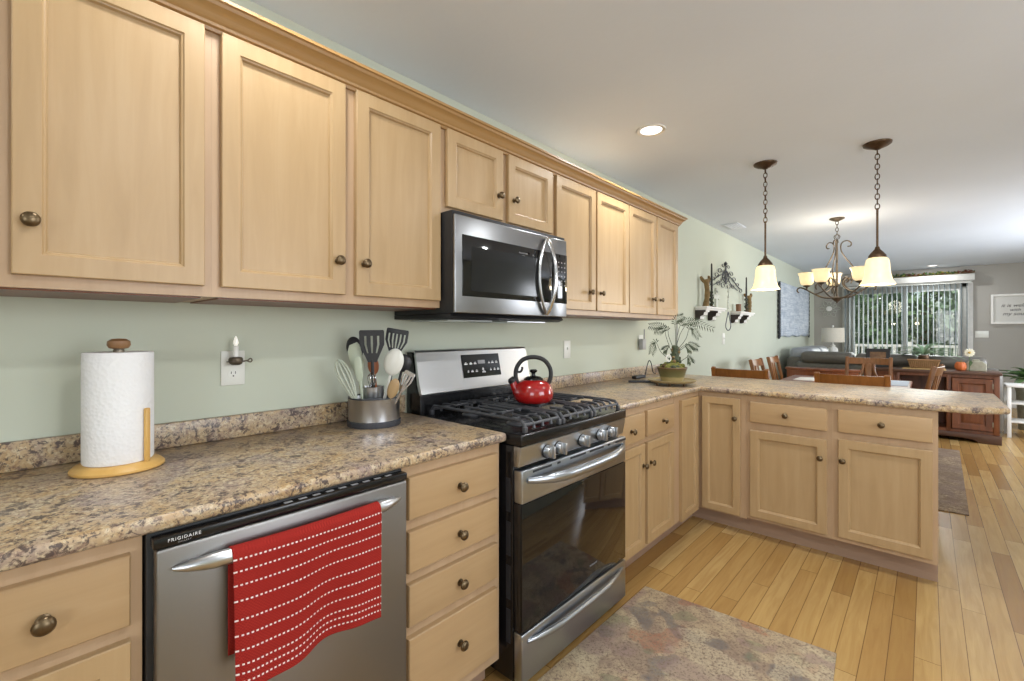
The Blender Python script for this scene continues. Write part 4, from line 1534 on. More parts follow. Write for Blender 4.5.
def driftwood(loc, h, label, seed):
    rg = random.Random(seed)
    t = thing('driftwood_sculpture', label, 'sculpture', loc, YAW, 'driftwood pieces on the wall shelves')
    mb = MB()
    pts = [(0, 0, 0), (0.012, 0, h * 0.25), (0.02, 0.005, h * 0.5), (0.01, 0, h * 0.75), (0.0, 0, h * 0.9)]
    sp_ = spline(pts, 4)
    mb.tube(sp_, [0.034 - 0.010 * math.sin(PI * i / (len(sp_) - 1)) + rg.uniform(-0.003, 0.003) for i in range(len(sp_))], 10)
    mb.tube(spline([(0.01, 0, h * 0.78), (-0.03, 0, h * 0.88), (-0.05, 0, h)], 4), [0.022, 0.02, 0.02, 0.019, 0.019, 0.018, 0.017, 0.015, 0.012], 8)
    mb.tube(spline([(0.01, 0, h * 0.78), (0.035, 0, h * 0.9), (0.03, 0, h * 1.02)], 4), [0.022, 0.02, 0.02, 0.019, 0.018, 0.016, 0.014, 0.012, 0.008], 8)
    mb.build('wood', 'bark', t)


driftwood((0.062, 4.76, 1.5204), 0.31, 'tall forked driftwood sculpture on the left end of the longer wall shelf', 4)
driftwood((0.062, 6.26, 1.5054), 0.24, 'short gnarled driftwood piece on the right end of the shorter wall shelf', 9)


def taper(loc, h, label):
    t = thing('taper_candle', label, 'candle', loc, 0, 'dark taper candles on the wall shelves')
    mb = MB(); mb.lathe([(0.028, 0), (0.030, 0.006), (0.012, 0.014), (0.010, 0.05), (0.016, 0.058), (0.016, 0.07), (0.011, 0.072)], seg=16); mb.build('holder', 'bronze', t)
    mb = MB(); mb.lathe([(0.0115, 0.0725), (0.0105, h * 0.6), (0.008, h * 0.97), (0.001, h)], seg=12); mb.build('candle', 'candle_dark', t)
    rg = random.Random(int(h * 1000))
    mb = MB()
    for i in range(40):
        a = rg.uniform(0, 2 * PI); z = rg.uniform(0.02, 0.17)
        mb.ball((0.018 * math.cos(a), 0.018 * math.sin(a), z), rg.uniform(0.005, 0.009), 5)
    mb.build('ivy_wrap', 'leaf_dark', t)


taper((0.075, 4.90, 1.5204), 0.46, 'dark taper candle with ivy beside the tall driftwood on the longer shelf')
taper((0.075, 6.13, 1.5054), 0.44, 'dark taper candle with ivy beside the short driftwood on the shorter shelf')
t = thing('cross_ornament', 'pale silver cross standing on the longer wall shelf', 'cross', (0.06, 5.08, 1.5204), WL)
mb = MB(); mb.box(-0.022, 0.022, -0.012, 0.012, 0.0, 0.19, 0.004); mb.box(-0.075, 0.075, -0.0115, 0.0115, 0.095, 0.14, 0.004)
for q in ((-0.075, 0.1175), (0.075, 0.1175), (0, 0.19)):
    mb.lathe([(0.026, -0.012), (0.026, 0.012)], (q[0], 0, q[1]), 'y', 14)
mb.build('cross_body', 'silver_cross', t)
mb = MB(); mb.lathe([(0.03, 0), (0.03, 0.09), (0.001, 0.092)], (0, 0, 0), seg=16)
tag(mb.build('pillar_candle', plain('brown_wax', '#7a5538', 0.6), loc=(0.062, 5.86, 1.5054)), 'stubby brown candle on the left end of the shorter wall shelf', 'candle')
t = thing('hanging_tassel', 'silver cord with a long loop tassel hanging at the end of the longer shelf', 'tassel', (0.128, 5.26, 1.285), YAW)
mb = MB(); mb.tube(spline([(0, 0, 0.50), (0.004, 0, 0.40), (-0.003, 0, 0.30), (0.0, 0, 0.20)], 4), 0.006, 8); mb.build('cord', 'silver_cross', t)
mb = MB()
for s_ in (-1, 1):
    mb.tube(spline([(0, 0, 0.20), (s_ * 0.016, 0, 0.12), (s_ * 0.028, 0, 0.04), (s_ * 0.012, 0, 0.0), (0, 0, -0.002)], 4), 0.005, 8)
mb.build('loop', 'iron', t)
for i in range(4):
    mb = MB(); mb.ball((0, 0, 0.24 + 0.06 * i), 0.011, 8); mb.build('bead', 'silver_cross', t)

# scrolled iron wall ornament (in the wall plane: local X along the wall)
t = thing('iron_scroll_ornament', 'peaked scrolled iron ornament on the sage wall above the two shelves', 'wall decor', (0.016, 5.54, 1.775), WL)
t.scale = (1.55, 1, 0.62)


def scroll(mb, x, z, r, a0, turns, dirn, rad=0.0045, shrink=0.45):
    pts = []
    n = int(18 * turns) + 2
    for i in range(n + 1):
        s_ = i / n
        rr_ = r * (1 - (1 - shrink) * s_)
        a = R(a0) + dirn * turns * 2 * PI * s_
        pts.append((x + rr_ * math.cos(a), 0, z + rr_ * math.sin(a)))
    mb.tube(pts, rad, 6)


mb = MB()
lz = 0.0
mb.tube(spline([(0, 0, 0.06), (0, 0, 0.25), (0, 0, 0.42)], 4), 0.008, 6)
mb.lathe([(0.001, -0.03), (0.022, 0.0), (0.001, 0.05)], (0, 0, 0.44), seg=10)
mb.build('stem', 'iron', t)
for s_ in (-1, 1):
    mb = MB()
    mb.tube(spline([(0, 0, 0.08), (s_ * 0.07, 0, 0.16), (s_ * 0.06, 0, 0.26), (0, 0, 0.33)], 5), 0.0065, 6)
    mb.tube(spline([(0, 0, 0.12), (s_ * 0.035, 0, 0.20), (s_ * 0.03, 0, 0.26), (0, 0, 0.30)], 5), 0.006, 6)
    mb.tube(spline([(s_ * 0.06, 0, 0.24), (s_ * 0.14, 0, 0.19), (s_ * 0.24, 0, 0.11), (s_ * 0.34, 0, 0.03)], 5), 0.0065, 6)
    mb.tube(spline([(s_ * 0.05, 0, 0.18), (s_ * 0.12, 0, 0.08), (s_ * 0.20, 0, 0.04), (s_ * 0.28, 0, -0.01)], 5), 0.0065, 6)
    for (x, z, r, a0, tr, dr_) in ((0.06, 0.03, 0.052, 120, 1.1, -1), (0.13, 0.28, 0.050, 200, 1.1, -1), (0.20, 0.19, 0.046, 220, 1.1, -1), (0.17, 0.05, 0.046, 90, 1.1, 1), (0.28, 0.10, 0.044, 200, 1.1, -1), (0.36, 0.0, 0.046, 120, 1.2, -1), (0.05, 0.40, 0.036, 270, 1.0, 1)):
        scroll(mb, s_ * x, z, r, a0 if s_ > 0 else 180 - a0, tr, dr_ * s_)
    mb.build('scrollwork', 'iron', t)

# pale blue woven hanging
t = thing('woven_wall_hanging', 'large pale blue woven hanging with dark fringed ends on the sage wall', 'wall hanging', (0.004, 8.12, 1.19), WL)
w_, h_ = 2.28, 0.86
mb = MB()
nx, nz = 60, 24
g = [[mb.bm.verts.new((i / nx * w_, -0.02 - 0.008 * math.sin(i * 0.9) * (1 - j / nz), j / nz * h_ + 0.012 * math.sin(i * 0.33) * (1 - j / nz))) for i in range(nx + 1)] for j in range(nz + 1)]
for j in range(nz):
    for i in range(nx):
        mb.bm.faces.new([g[j][i], g[j][i + 1], g[j + 1][i + 1], g[j + 1][i]])
o = mb.build('woven_panel', 'tapestry', t, ang=180)
md = o.modifiers.new('thickness', 'SOLIDIFY'); md.thickness = 0.03; md.offset = 0.0
for x_ in (0.0, w_):
    mb = MB()
    for i in range(40):
        z = i / 39 * h_
        s_ = -1 if x_ == 0 else 1
        mb.tube([(x_, -0.022, z), (x_ + s_ * 0.05, -0.024, z - 0.012 + 0.008 * math.sin(i * 2.3)), (x_ + s_ * (0.085 + 0.02 * math.sin(i * 1.7)), -0.022, z - 0.03)], 0.012, 5)
    mb.build('fringe', 'fringe', t)

# ------------------------------------------------------------------ lights hanging from the ceiling
def chain(mb, z0, z1, r=0.011, wr=0.0028, step=0.030):
    n = max(1, int(round((z1 - z0) / step)))
    st = (z1 - z0) / n
    for i in range(n):
        zc = z0 + st * (i + 0.5)
        pts = []
        for k in range(12):
            a = 2 * PI * k / 12
            x = r * math.cos(a); z = (st * 0.62) * math.sin(a)
            pts.append((x, 0, zc + z) if i % 2 == 0 else (0, x, zc + z))
        mb.tube(pts, wr, 6, closed=True)
    return mb


def pendant(x, y, label, first=None):
    if first:
        return dup(first, (x, y, 1.555), 0, label)
    t = thing('pendant_light', label, 'pendant light', (x, y, 1.555), 0, 'bell pendants over the peninsula')
    H = ZC - 1.555
    mb = MB(); mb.lathe([(0.072, H - 0.0005), (0.070, H - 0.010), (0.055, H - 0.020), (0.025, H - 0.032), (0.010, H - 0.040), (0.001, H - 0.041)], seg=32); mb.build('canopy', 'bronze', t)
    mb = MB(); chain(mb, H - 0.40, H - 0.036); mb.build('chain', 'bronze', t)
    mb = MB(); mb.lathe([(0.006, 0.225), (0.006, H - 0.405), (0.009, H - 0.402), (0.009, H - 0.396), (0.001, H - 0.394)], seg=12); mb.build('rod', 'bronze', t)
    mb = MB(); mb.lathe([(0.046, 0.158), (0.044, 0.172), (0.030, 0.192), (0.014, 0.210), (0.010, 0.226), (0.001, 0.228)], seg=28); mb.build('cap', 'bronze', t)
    mb = MB()
    outer = [(0.044, 0.158), (0.055, 0.148), (0.060, 0.125), (0.062, 0.090), (0.066, 0.055), (0.074, 0.022), (0.086, 0.002), (0.089, -0.004)]
    inner = [(r - 0.004, z) for r, z in outer[::-1]]
    mb.lathe(outer + inner, seg=40, cap=False); sh = mb.build('glass_shade', 'shade_glow', t)
    mb = MB(); mb.ball((0, 0, 0.075), 0.026, 12, sz=1.25); mb.lathe([(0.013, 0.105), (0.013, 0.158)], seg=14); mb.build('bulb', 'bulb_glow', sh)
    return t


p1 = pendant(0.918, 3.45, 'left bronze pendant lamp with a bell glass shade, hanging nearer the sage wall')
p2 = pendant(1.508, 3.54, 'right bronze pendant lamp with a bell glass shade, hanging nearer the peninsula end', p1)
for p in (p1, p2):
    light('pendant_bulb', 'POINT', (0, 0, -0.03), (0, 0, 0), 4.0, (1, 0.85, 0.62), 0.05, parent=p)

# chandelier
t = thing('chandelier', 'five-armed scrolled metal chandelier with glass cups over the dining table', 'chandelier', (1.06, 5.6, 1.555), R(12))
H = ZC - 1.555
mb = MB(); mb.lathe([(0.066, H - 0.0005), (0.064, H - 0.010), (0.035, H - 0.024), (0.010, H - 0.034), (0.001, H - 0.035)], seg=28); mb.build('canopy', 'dark_pewter', t)
mb = MB(); chain(mb, 0.655, H - 0.030, 0.012, 0.003, 0.034)
mb.tube([(0.024 * math.cos(a * PI / 8), 0, 0.665 + 0.024 * math.sin(a * PI / 8)) for a in range(16)], 0.004, 6, closed=True); mb.build('chain', 'dark_pewter', t)
mb = MB(); mb.lathe([(0.001, -0.005), (0.008, 0.0), (0.010, 0.010), (0.022, 0.018), (0.052, 0.045), (0.054, 0.052), (0.026, 0.058), (0.010, 0.07), (0.008, 0.16), (0.016, 0.17), (0.016, 0.19), (0.009, 0.2), (0.008, 0.60), (0.014, 0.61), (0.012, 0.63), (0.001, 0.645)], seg=18); mb.build('stem', 'dark_pewter', t)
for k in range(5):
    a = 2 * PI * k / 5 + 0.35
    ca, sa = math.cos(a), math.sin(a)
    P3 = lambda r, z: (r * ca, r * sa, z)
    mb = MB()
    mb.tube(spline([P3(0.04, 0.05), P3(0.12, 0.062), P3(0.20, 0.105), P3(0.265, 0.15), P3(0.315, 0.175), P3(0.345, 0.165), P3(0.350, 0.14), P3(0.335, 0.125)], 5), 0.0075, 8)
    mb.tube(spline([P3(0.19, 0.10), P3(0.13, 0.12), P3(0.075, 0.17), P3(0.07, 0.225), P3(0.105, 0.25), P3(0.135, 0.225), P3(0.125, 0.195)], 5), 0.0065, 8)
    ar = mb.build('arm', 'dark_pewter', t)
    mb = MB(); mb.lathe([(0.008, 0.15), (0.010, 0.175), (0.034, 0.186), (0.036, 0.196), (0.020, 0.200)], P3(0.262, 0.0), seg=18); mb.build('cup_holder', 'dark_pewter', ar)
    mb = MB()
    outer = [(0.026, 0.198), (0.046, 0.204), (0.060, 0.225), (0.064, 0.260), (0.068, 0.295), (0.082, 0.325)]
    mb.lathe(outer + [(r - 0.004, z + 0.001) for r, z in outer[::-1]], P3(0.262, 0.0), seg=28, cap=False)
    sh = mb.build('glass_shade', 'shade_glow', t)
    mb = MB(); mb.ball(P3(0.262, 0.262), 0.024, 10, sz=1.3); mb.build('bulb', 'bulb_glow', sh)
for k in range(3):
    a = 2 * PI * k / 3 + 0.2
    ca, sa = math.cos(a), math.sin(a)
    P3 = lambda r, z: (r * ca, r * sa, z)
    mb = MB()
    mb.tube(spline([P3(0.075, 0.20), P3(0.15, 0.30), P3(0.13, 0.37), P3(0.075, 0.45), P3(0.035, 0.53), P3(0.04, 0.60), P3(0.085, 0.625), P3(0.12, 0.60), P3(0.115, 0.57), P3(0.09, 0.565)], 5), 0.006, 8)
    mb.build('upper_scroll', 'dark_pewter', t)
light('chandelier_bulb', 'POINT', (0, 0, 0.42), (0, 0, 0), 13, (1, 0.9, 0.76), 0.18, parent=t)

# recessed cans; the unseen pair on the right is added for overhead light
cans = [(0.60, 0.45, 'recessed ceiling light above the left countertop, out of the photo'), (0.60, -1.35, 'recessed ceiling light behind the camera beside the wall cabinets'),
        (2.10, 2.44, 'recessed ceiling light added unseen over the open floor right of the rug'), (2.10, 0.45, 'recessed ceiling light added unseen over the floor right of the camera'),
        (0.575, 2.44, 'recessed ceiling light nearest, lit above the gas range aisle'), (1.80, 10.70, 'small recessed ceiling light near the grey far wall')]
for x, y, lb in cans:
    t = thing('recessed_light', lb, 'ceiling light', (x, y, ZC), 0, 'recessed ceiling lights')
    mb = MB(); mb.lathe([(0.058, -0.003), (0.062, -0.006), (0.078, -0.006), (0.080, -0.0005), (0.058, -0.0005)], seg=36, cap=False); mb.build('trim_ring', 'white', t)
    mb = MB(); mb.lathe([(0.058, -0.0015), (0.058, -0.004), (0.001, -0.0045)], seg=32); mb.build('lens', 'can_glow', t)
    light('can_beam', 'AREA', (0, 0, -0.012), (0, 0, 0), 14 if x > 1 else (14 if y > 1 else 9), (0.97, 0.99, 1.0), 0.11, parent=t, shape='DISK')
# cans behind and beside the camera are unseen; the right pair is added
t = thing('ceiling_vent', 'flat white ceiling vent near the sage wall beyond the left pendant', 'vent', (0.19, 5.25, ZC - 0.0005), R(90))
mb = MB(); mb.box(-0.16, 0.16, -0.08, 0.08, -0.008, 0, 0.003); mb.build('frame', 'ceiling', t)
for i in range(5):
    mb = MB(); mb.box(-0.14, 0.14, -0.06 + i * 0.026, -0.05 + i * 0.026, -0.0105, -0.0082); mb.build('louver', 'ceiling', t, smooth=False)

# ------------------------------------------------------------------ rugs
def rug(name, pts, z1, m, label, loc):
    mb = MB(); mb.prism(pts, 'z', 0.0005, z1, 0.003)
    tag(mb.build(name, m), label, 'rug')


rug('kitchen_rug', [(0.703, 2.105), (1.470, 2.168), (1.545, 1.05), (0.690, 0.93)], 0.009, 'rug', 'faded multicolour rug on the kitchen floor in front of the range', None)
rug('dining_rug', [(0.15, 4.40), (1.945, 4.42), (1.985, 6.75), (0.15, 6.75)], 0.009, 'rug2', 'brown mottled area rug beneath the dining table', None)

# ------------------------------------------------------------------ dining set (chair local: faces +Y, back at -Y)
t = thing('dining_table', 'dark brown wooden dining table half hidden behind the peninsula', 'table', (1.10, 5.40, 0))
mb = MB(); mb.box(-0.52, 0.52, -0.80, 0.80, 0.727, 0.76, 0.006); mb.build('tabletop', 'cherry', t)
mb = MB()
for s_ in (-1, 1):
    mb.box(s_ * 0.44 - 0.012, s_ * 0.44 + 0.012, -0.70, 0.70, 0.64, 0.7265); mb.box(-0.43, 0.43, s_ * 0.70 - 0.012, s_ * 0.70 + 0.012, 0.64, 0.7265)
mb.build('apron', 'cherry', t)
for sx in (-1, 1):
    for sy in (-1, 1):
        mb = MB(); mb.lathe([(0.028, 0.0095), (0.032, 0.05), (0.040, 0.35), (0.045, 0.55), (0.045, 0.7262)], (sx * 0.44, sy * 0.70, 0), seg=16); mb.build('leg', 'cherry', t)
mb = MB(); mb.box(1.36, 1.60, 5.55, 6.12, 0.7604, 0.7634); tag(mb.build('table_runner', 'runner'), 'pale blue placemat on the dining table', 'placemat')
mb = MB(); mb.box(0.70, 0.95, 5.5, 5.85, 0.7604, 0.769, 0.001); tag(mb.build('paper_stack', 'paper'), 'white papers lying on the left of the dining table', 'papers')


def chair(label):
    t = thing('dining_chair', label, 'chair', (0, 0, 0), 0, 'dining chairs round the table')
    m_ = 'walnut'
    mb = MB(); mb.box(-0.225, 0.225, -0.20, 0.22, 0.435, 0.465, 0.010, seg=3); mb.build('seat', m_, t)
    for s_ in (-1, 1):
        mb = MB(); mb.box(s_ * 0.20 - 0.019, s_ * 0.20 + 0.019, 0.17, 0.208, 0.0095, 0.4345, 0.004); mb.build('leg', m_, t)
        mb = MB()
        prof = [(-0.215, 0.0095), (-0.180, 0.0095), (-0.168, 0.44), (-0.190, 0.70), (-0.245, 0.957), (-0.262, 0.965), (-0.283, 0.955), (-0.222, 0.70), (-0.203, 0.44)]
        mb.prism(prof, 'x', s_ * 0.205 - 0.017, s_ * 0.205 + 0.017, 0.003); mb.build('leg', m_, t)
        mb = MB()
        mb.tube(spline([(s_ * 0.19, -0.212, 0.55), (s_ * 0.12, -0.226, 0.66), (s_ * 0.06, -0.240, 0.78), (s_ * 0.05, -0.258, 0.885)], 5), 0.014, 8, flat=0.6, up=(0, 1, 0)); mb.build('curved_slat', m_, t)
    mb = MB()
    n = 14
    for i in range(n):
        pa = -0.187 + 0.374 * i / n; pb = -0.187 + 0.374 * (i + 1) / n
        b0 = 0.028 * (1 - (pa / 0.187) ** 2); b1 = 0.028 * (1 - (pb / 0.187) ** 2)
        q = []
        for px, b in ((pa, b0), (pb, b1)):
            q.append([(px, -0.234 - b, 0.878), (px, -0.256 - b, 0.878), (px, -0.276 - b, 0.952), (px, -0.254 - b, 0.952)])
        v0 = [mb.bm.verts.new(p) for p in q[0]]; v1 = [mb.bm.verts.new(p) for p in q[1]]
        for k in range(4):
            mb.bm.faces.new([v0[k], v0[(k + 1) % 4], v1[(k + 1) % 4], v1[k]])
    bmesh.ops.remove_doubles(mb.bm, verts=mb.bm.verts[:], dist=0.0001)
    mb.bm.faces.ensure_lookup_table()
    bmesh.ops.recalc_face_normals(mb.bm, faces=mb.bm.faces[:])
    mb.build('top_rail', m_, t)
    mb = MB(); mb.prism([(-0.026, 0.52), (0.026, 0.52), (0.018, 0.68), (0.040, 0.885), (-0.040, 0.885), (-0.018, 0.68)], 'y', -0.007, 0.007, 0.002)
    sp_ = mb.build('splat', m_, t); sp_.rotation_euler = (R(9.5), 0, 0); sp_.location = (0, -0.118, 0.012)
    mb = MB(); mb.box(-0.187, 0.187, -0.205, -0.187, 0.515, 0.550, 0.003); mb.build('lower_rail', m_, t)
    mb = MB(); mb.box(-0.18, 0.18, 0.18, 0.20, 0.39, 0.4345); mb.box(-0.18, 0.18, -0.19, -0.17, 0.39, 0.4345)
    for s_ in (-1, 1):
        mb.box(s_ * 0.20 - 0.01, s_ * 0.20 + 0.01, -0.17, 0.17, 0.39, 0.4345); mb.box(s_ * 0.20 - 0.008, s_ * 0.20 + 0.008, -0.18, 0.17, 0.15, 0.18)
    mb.build('seat_frame', m_, t)
    return t


c0 = chair('brown dining chair with its back to the peninsula, the right one of that side')
c0.location = (1.325, 4.34, 0)
dup(c0, (0.575, 4.34, 0), 0, 'brown dining chair with its back to the peninsula, the left one near the plant')
dup(c0, (1.215, 6.62, 0), PI, 'brown dining chair across the table, facing the peninsula')
dup(c0, (0.575, 5.62, 0), R(-90), 'brown dining chair by the sage wall, the nearer of two in profile')
dup(c0, (0.575, 6.36, 0), R(-90), 'brown dining chair by the sage wall, the farther of two in profile')
dup(c0, (1.545, 5.62, 0), R(82), 'brown dining chair in profile at the right side of the table')

# ------------------------------------------------------------------ living room
# bow-topped low cabinet beside the console
t = thing('bow_front_cabinet', 'low red-brown wooden cabinet with a bowed top in front of the sofa', 'cabinet', (0.683, 7.30, 0))
pts = [(-0.42, 0.10)] + [(-0.42 + 0.84 * i / 16, -0.02 - 0.16 * math.sin(PI * i / 16)) for i in range(17)] + [(0.42, 0.10)]
mb = MB(); mb.prism(pts, 'z', 0.745, 0.775, 0.005); mb.build('top', 'cherry', t)
pts = [(x * 0.95, y * 0.92 + 0.004) for x, y in pts]
mb = MB(); mb.prism(pts, 'z', 0.60, 0.7445); mb.build('apron', 'cherry', t)
for s_ in (-1, 1):
    for yy in (0.05, 0.0):
        mb = MB(); mb.box(s_ * 0.37 - 0.025, s_ * 0.37 + 0.025, yy + 0.0, yy + 0.045, 0, 0.5995, 0.004); mb.build('leg', 'cherry', t) if yy == 0.05 or True else None

t = thing('console_cabinet', 'distressed red-brown console cabinet behind the sofa, carrying the flower vase', 'console', (0.0, 7.40, 0))
X0, X1 = 1.13, 2.33
mb = MB(); mb.box(X0 - 0.02, X1 + 0.02, -0.02, 0.42, 0.772, 0.805, 0.006); mb.build('top', 'redwood_dark', t)
mb = MB()
for a, b in ((X0, X0 + 0.05), (X1 - 0.05, X1), (1.44, 1.48), (1.90, 1.94)):
    mb.box(a, b, 0.0, 0.40, 0.10, 0.7715, 0.003)
mb.box(X0 + 0.05, X1 - 0.05, 0.004, 0.05, 0.735, 0.7715); mb.box(X0 + 0.05, X1 - 0.05, 0.004, 0.40, 0.10, 0.135); mb.box(X0 + 0.05, X1 - 0.05, 0.38, 0.40, 0.135, 0.735)
mb.box(1.48, 1.90, 0.03, 0.38, 0.42, 0.44)
mb.build('case', 'redwood', t)
mb = MB()
mb.prism([(X0 - 0.015, 0), (X0 + 0.16, 0), (X0 + 0.20, 0.03), (X0 + 0.30, 0.045), (X1 - 0.30, 0.045), (X1 - 0.20, 0.03), (X1 - 0.16, 0), (X1 + 0.015, 0), (X1 + 0.015, 0.0995), (X0 - 0.015, 0.0995)], 'y', -0.018, 0.02, 0.003)
mb.box(X0, X1, 0.37, 0.40, 0, 0.0995); mb.box(X1 - 0.03, X1, 0.021, 0.369, 0, 0.0995); mb.box(X0, X0 + 0.03, 0.021, 0.369, 0, 0.0995)
mb.build('plinth', 'redwood_dark', t)
for a, b in ((X0 + 0.055, 1.435), (1.945, X1 - 0.055)):
    mb = MB()
    rs = [(0, 0), (0, -0.010), (0.004, -0.014), (0.055, -0.014), (0.062, -0.006), (0.075, -0.004), (0.10, -0.012), (0.105, -0.013)]
    mb.rings([(a + i, b - i, 0.142 + i, 0.728 - i, y) for i, y in rs])
    dd = mb.build('door', 'redwood', t, ang=20)
    for zz in (0.22, 0.65):
        mb = MB(); hx = b - 0.004 if a > 1.6 else a - 0.006; mb.box(hx, hx + 0.010, -0.018, -0.0145, zz - 0.03, zz + 0.03, 0.001); mb.build('hinge', 'pewter', dd)
# things on the console
t = thing('woven_planter', 'long tan woven basket on the console behind the right-hand dining chair', 'basket', (1.70, 7.60, 0.8145))
mb = MB(); mb.prism([(-0.125, 0), (0.125, 0), (0.150, 0.10), (-0.150, 0.10)], 'y', -0.07, 0.07, 0.01); mb.build('body', 'wicker', t)
for i in range(15):
    xx = -0.118 + i * 0.0168
    mb = MB(); mb.tube([(xx, -0.074, 0.012), (xx * 1.15, -0.074, 0.088)], 0.0042, 6); mb.build('stake', 'knob_wood', t)
mb = MB(); mb.tube([(-0.15, -0.07, 0.10), (0.15, -0.07, 0.10), (0.15, 0.07, 0.10), (-0.15, 0.07, 0.10)], 0.008, 8, closed=True); mb.build('rim', 'knob_wood', t)
mb = MB(); mb.box(1.50, 1.90, 7.46, 7.72, 0.8055, 0.8135, 0.003); tag(mb.build('straw_mat', 'mat_straw'), 'flat straw mat under the woven basket on the console', 'mat')


def strap_plant(name, label, loc, n, lmin, lmax, h, m, seed, width=0.012, pot=None, droop=1.0, tilt=(0.3, 1.25)):
    rg = random.Random(seed)
    t = thing(name, label, 'plant', loc, 0)
    if pot:
        mb = MB(); mb.lathe(pot[0], seg=24, cap=True); mb.build('pot', pot[1], t)
    for i in range(n):
        a = rg.uniform(0, 2 * PI); L = rg.uniform(lmin, lmax); el = rg.uniform(*tilt)
        d0 = Vector((math.cos(a) * math.cos(el), math.sin(a) * math.cos(el), math.sin(el)))
        sd = Vector((-math.sin(a), math.cos(a), 0))
        mb = MB()
        prev = None
        K = 7
        for k in range(K + 1):
            s_ = k / K
            p = Vector((0, 0, h)) + d0 * L * s_ + Vector((math.cos(a) * 0.15 * L * s_ * s_, math.sin(a) * 0.15 * L * s_ * s_, -droop * 0.55 * L * s_ * s_))
            w = width * math.sin(PI * (0.08 + 0.90 * s_)) + 0.0008
            v = (mb.bm.verts.new(p - sd * w), mb.bm.verts.new(p + Vector((0, 0, -w * 0.3))), mb.bm.verts.new(p + sd * w))
            if prev:
                mb.bm.faces.new([prev[0], prev[1], v[1], v[0]]); mb.bm.faces.new([prev[1], prev[2], v[2], v[1]])
            prev = v
        o = mb.build('leaf', m, t, ang=180)
        md = o.modifiers.new('thickness', 'SOLIDIFY'); md.thickness = 0.0015
    return t


strap_plant('spider_plant', 'spider plant with arching pale green leaves behind the woven basket', (1.70, 7.775, 0.8055), 40, 0.20, 0.40, 0.17, 'leaf_pale', 12, 0.015, ([(0.045, 0), (0.05, 0.10), (0.056, 0.115), (0.052, 0.165), (0.001, 0.16)], 'bronze'))
t = thing('picture_frame', 'black picture frame with a brown photo standing near the console end', 'picture frame', (1.255, 7.62, 0.8055))
mb = MB()
mb.rings([(-0.125, 0.125, 0, 0.24, 0.012), (-0.125, 0.125, 0, 0.24, -0.008), (-0.123, 0.123, 0.002, 0.238, -0.01), (-0.085, 0.085, 0.04, 0.20, -0.01), (-0.083, 0.083, 0.042, 0.198, -0.004)])
mb.build('frame', 'black_matte', t).rotation_euler = (R(-8), 0, 0)
mb = MB(); mb.box(-0.082, 0.082, -0.0052, -0.0042, 0.043, 0.197); o = mb.build('photo', plain('brown_photo_print', '#6a4a2c', 0.4, 0, 0.5, 18), t); o.rotation_euler = (R(-8), 0, 0)
mb = MB(); mb.box(-0.02, 0.02, 0.03, 0.038, 0.0, 0.17); mb.build('easel_back', 'black_matte', t)
t = thing('pumpkin_ornament', 'small orange pumpkin ornament on the console beside the stone vase', 'ornament', (2.025, 7.56, 0.8055))
mb = MB()
for i in range(9):
    a = 2 * PI * i / 9; mb.ball((0.026 * math.cos(a), 0.026 * math.sin(a), 0.052), 0.038, 10, sx=0.72, sy=0.72, sz=1.34)
mb.build('body', 'pumpkin', t)
mb = MB(); mb.tube([(0, 0, 0.095), (0.003, 0, 0.112), (0.010, 0, 0.122)], [0.010, 0.007, 0.006], 8); mb.build('stalk', 'bark', t)
t = thing('stone_vase', 'square pale stone vase at the right end of the console', 'vase', (2.155, 7.60, 0.8055))
mb = MB()
mb.rings([]) if False else None
mb.prism([(-0.085, 0), (0.085, 0), (0.085, 0.085), (0.055, 0.115), (-0.055, 0.115), (-0.085, 0.085)], 'y', -0.05, 0.05, 0.010, seg=3)
mb.box(-0.03, 0.03, -0.03, 0.03, 0.1145, 0.135, 0.006)
mb.build('body', 'stone', t)
t = thing('white_flower', 'single white daisy-like flower standing by the stone vase', 'flower', (2.095, 7.52, 0.8055))
mb = MB(); mb.tube(spline([(0.0, 0, 0.004), (0.004, 0, 0.10), (0.0, 0, 0.205)], 4), 0.004, 8); mb.build('stem', 'leaf', t)
mb = MB(); mb.prism([(0, 0.04), (0.03, 0.10), (0.012, 0.13), (-0.002, 0.09)], 'y', -0.0008, 0.0008); mb.build('leaf', 'leaf', t)
mb = MB()
for i in range(12):
    mb.ball((0, 0, 0), 0.020, 8, sx=0.45, sy=0.18, sz=1.0)
    vs = mb.bm.verts[-9 * 10:]
    m_ = Matrix.Translation((0, -0.006, 0.215)) @ Matrix.Rotation(2 * PI * i / 12, 4, 'Y') @ Matrix.Translation((0, 0, 0.030))
    for v in vs:
        v.co = m_ @ v.co
mb.build('petals', 'petal', t)
mb = MB(); mb.ball((0, -0.012, 0.215), 0.013, 8); mb.build('flower_heart', plain('yellow_heart', '#b79a3c', 0.7), t)

# sofa behind the console: sectional with its back to the camera and a chaise arm along the sage wall
t = thing('sectional_sofa', 'grey leather sectional sofa behind the console, seen from the back', 'sofa', (0, 7.88, 0))
mb = MB(); mb.box(0.27, 2.38, 0.03, 0.30, 0.06, 0.82, 0.05, seg=4); mb.box(0.20, 2.38, 0.31, 0.98, 0.06, 0.42, 0.04, seg=3); mb.build('frame', 'leather', t)
for a, b, z in ((0.33, 0.98, 0.975), (0.985, 1.66, 0.965), (1.665, 2.28, 0.955)):
    mb = MB(); mb.box(a, b, 0.0, 0.30, 0.80, z, 0.07, seg=5); mb.build('back_cushion', 'leather', t)
    mb = MB(); mb.box(a, b, 0.31, 0.95, 0.425, 0.52, 0.04, seg=3); mb.build('seat_cushion', 'leather', t)
mb = MB(); mb.box(2.26, 2.405, 0.02, 1.0, 0.05, 0.77, 0.05, seg=4); mb.build('arm', 'leather', t)
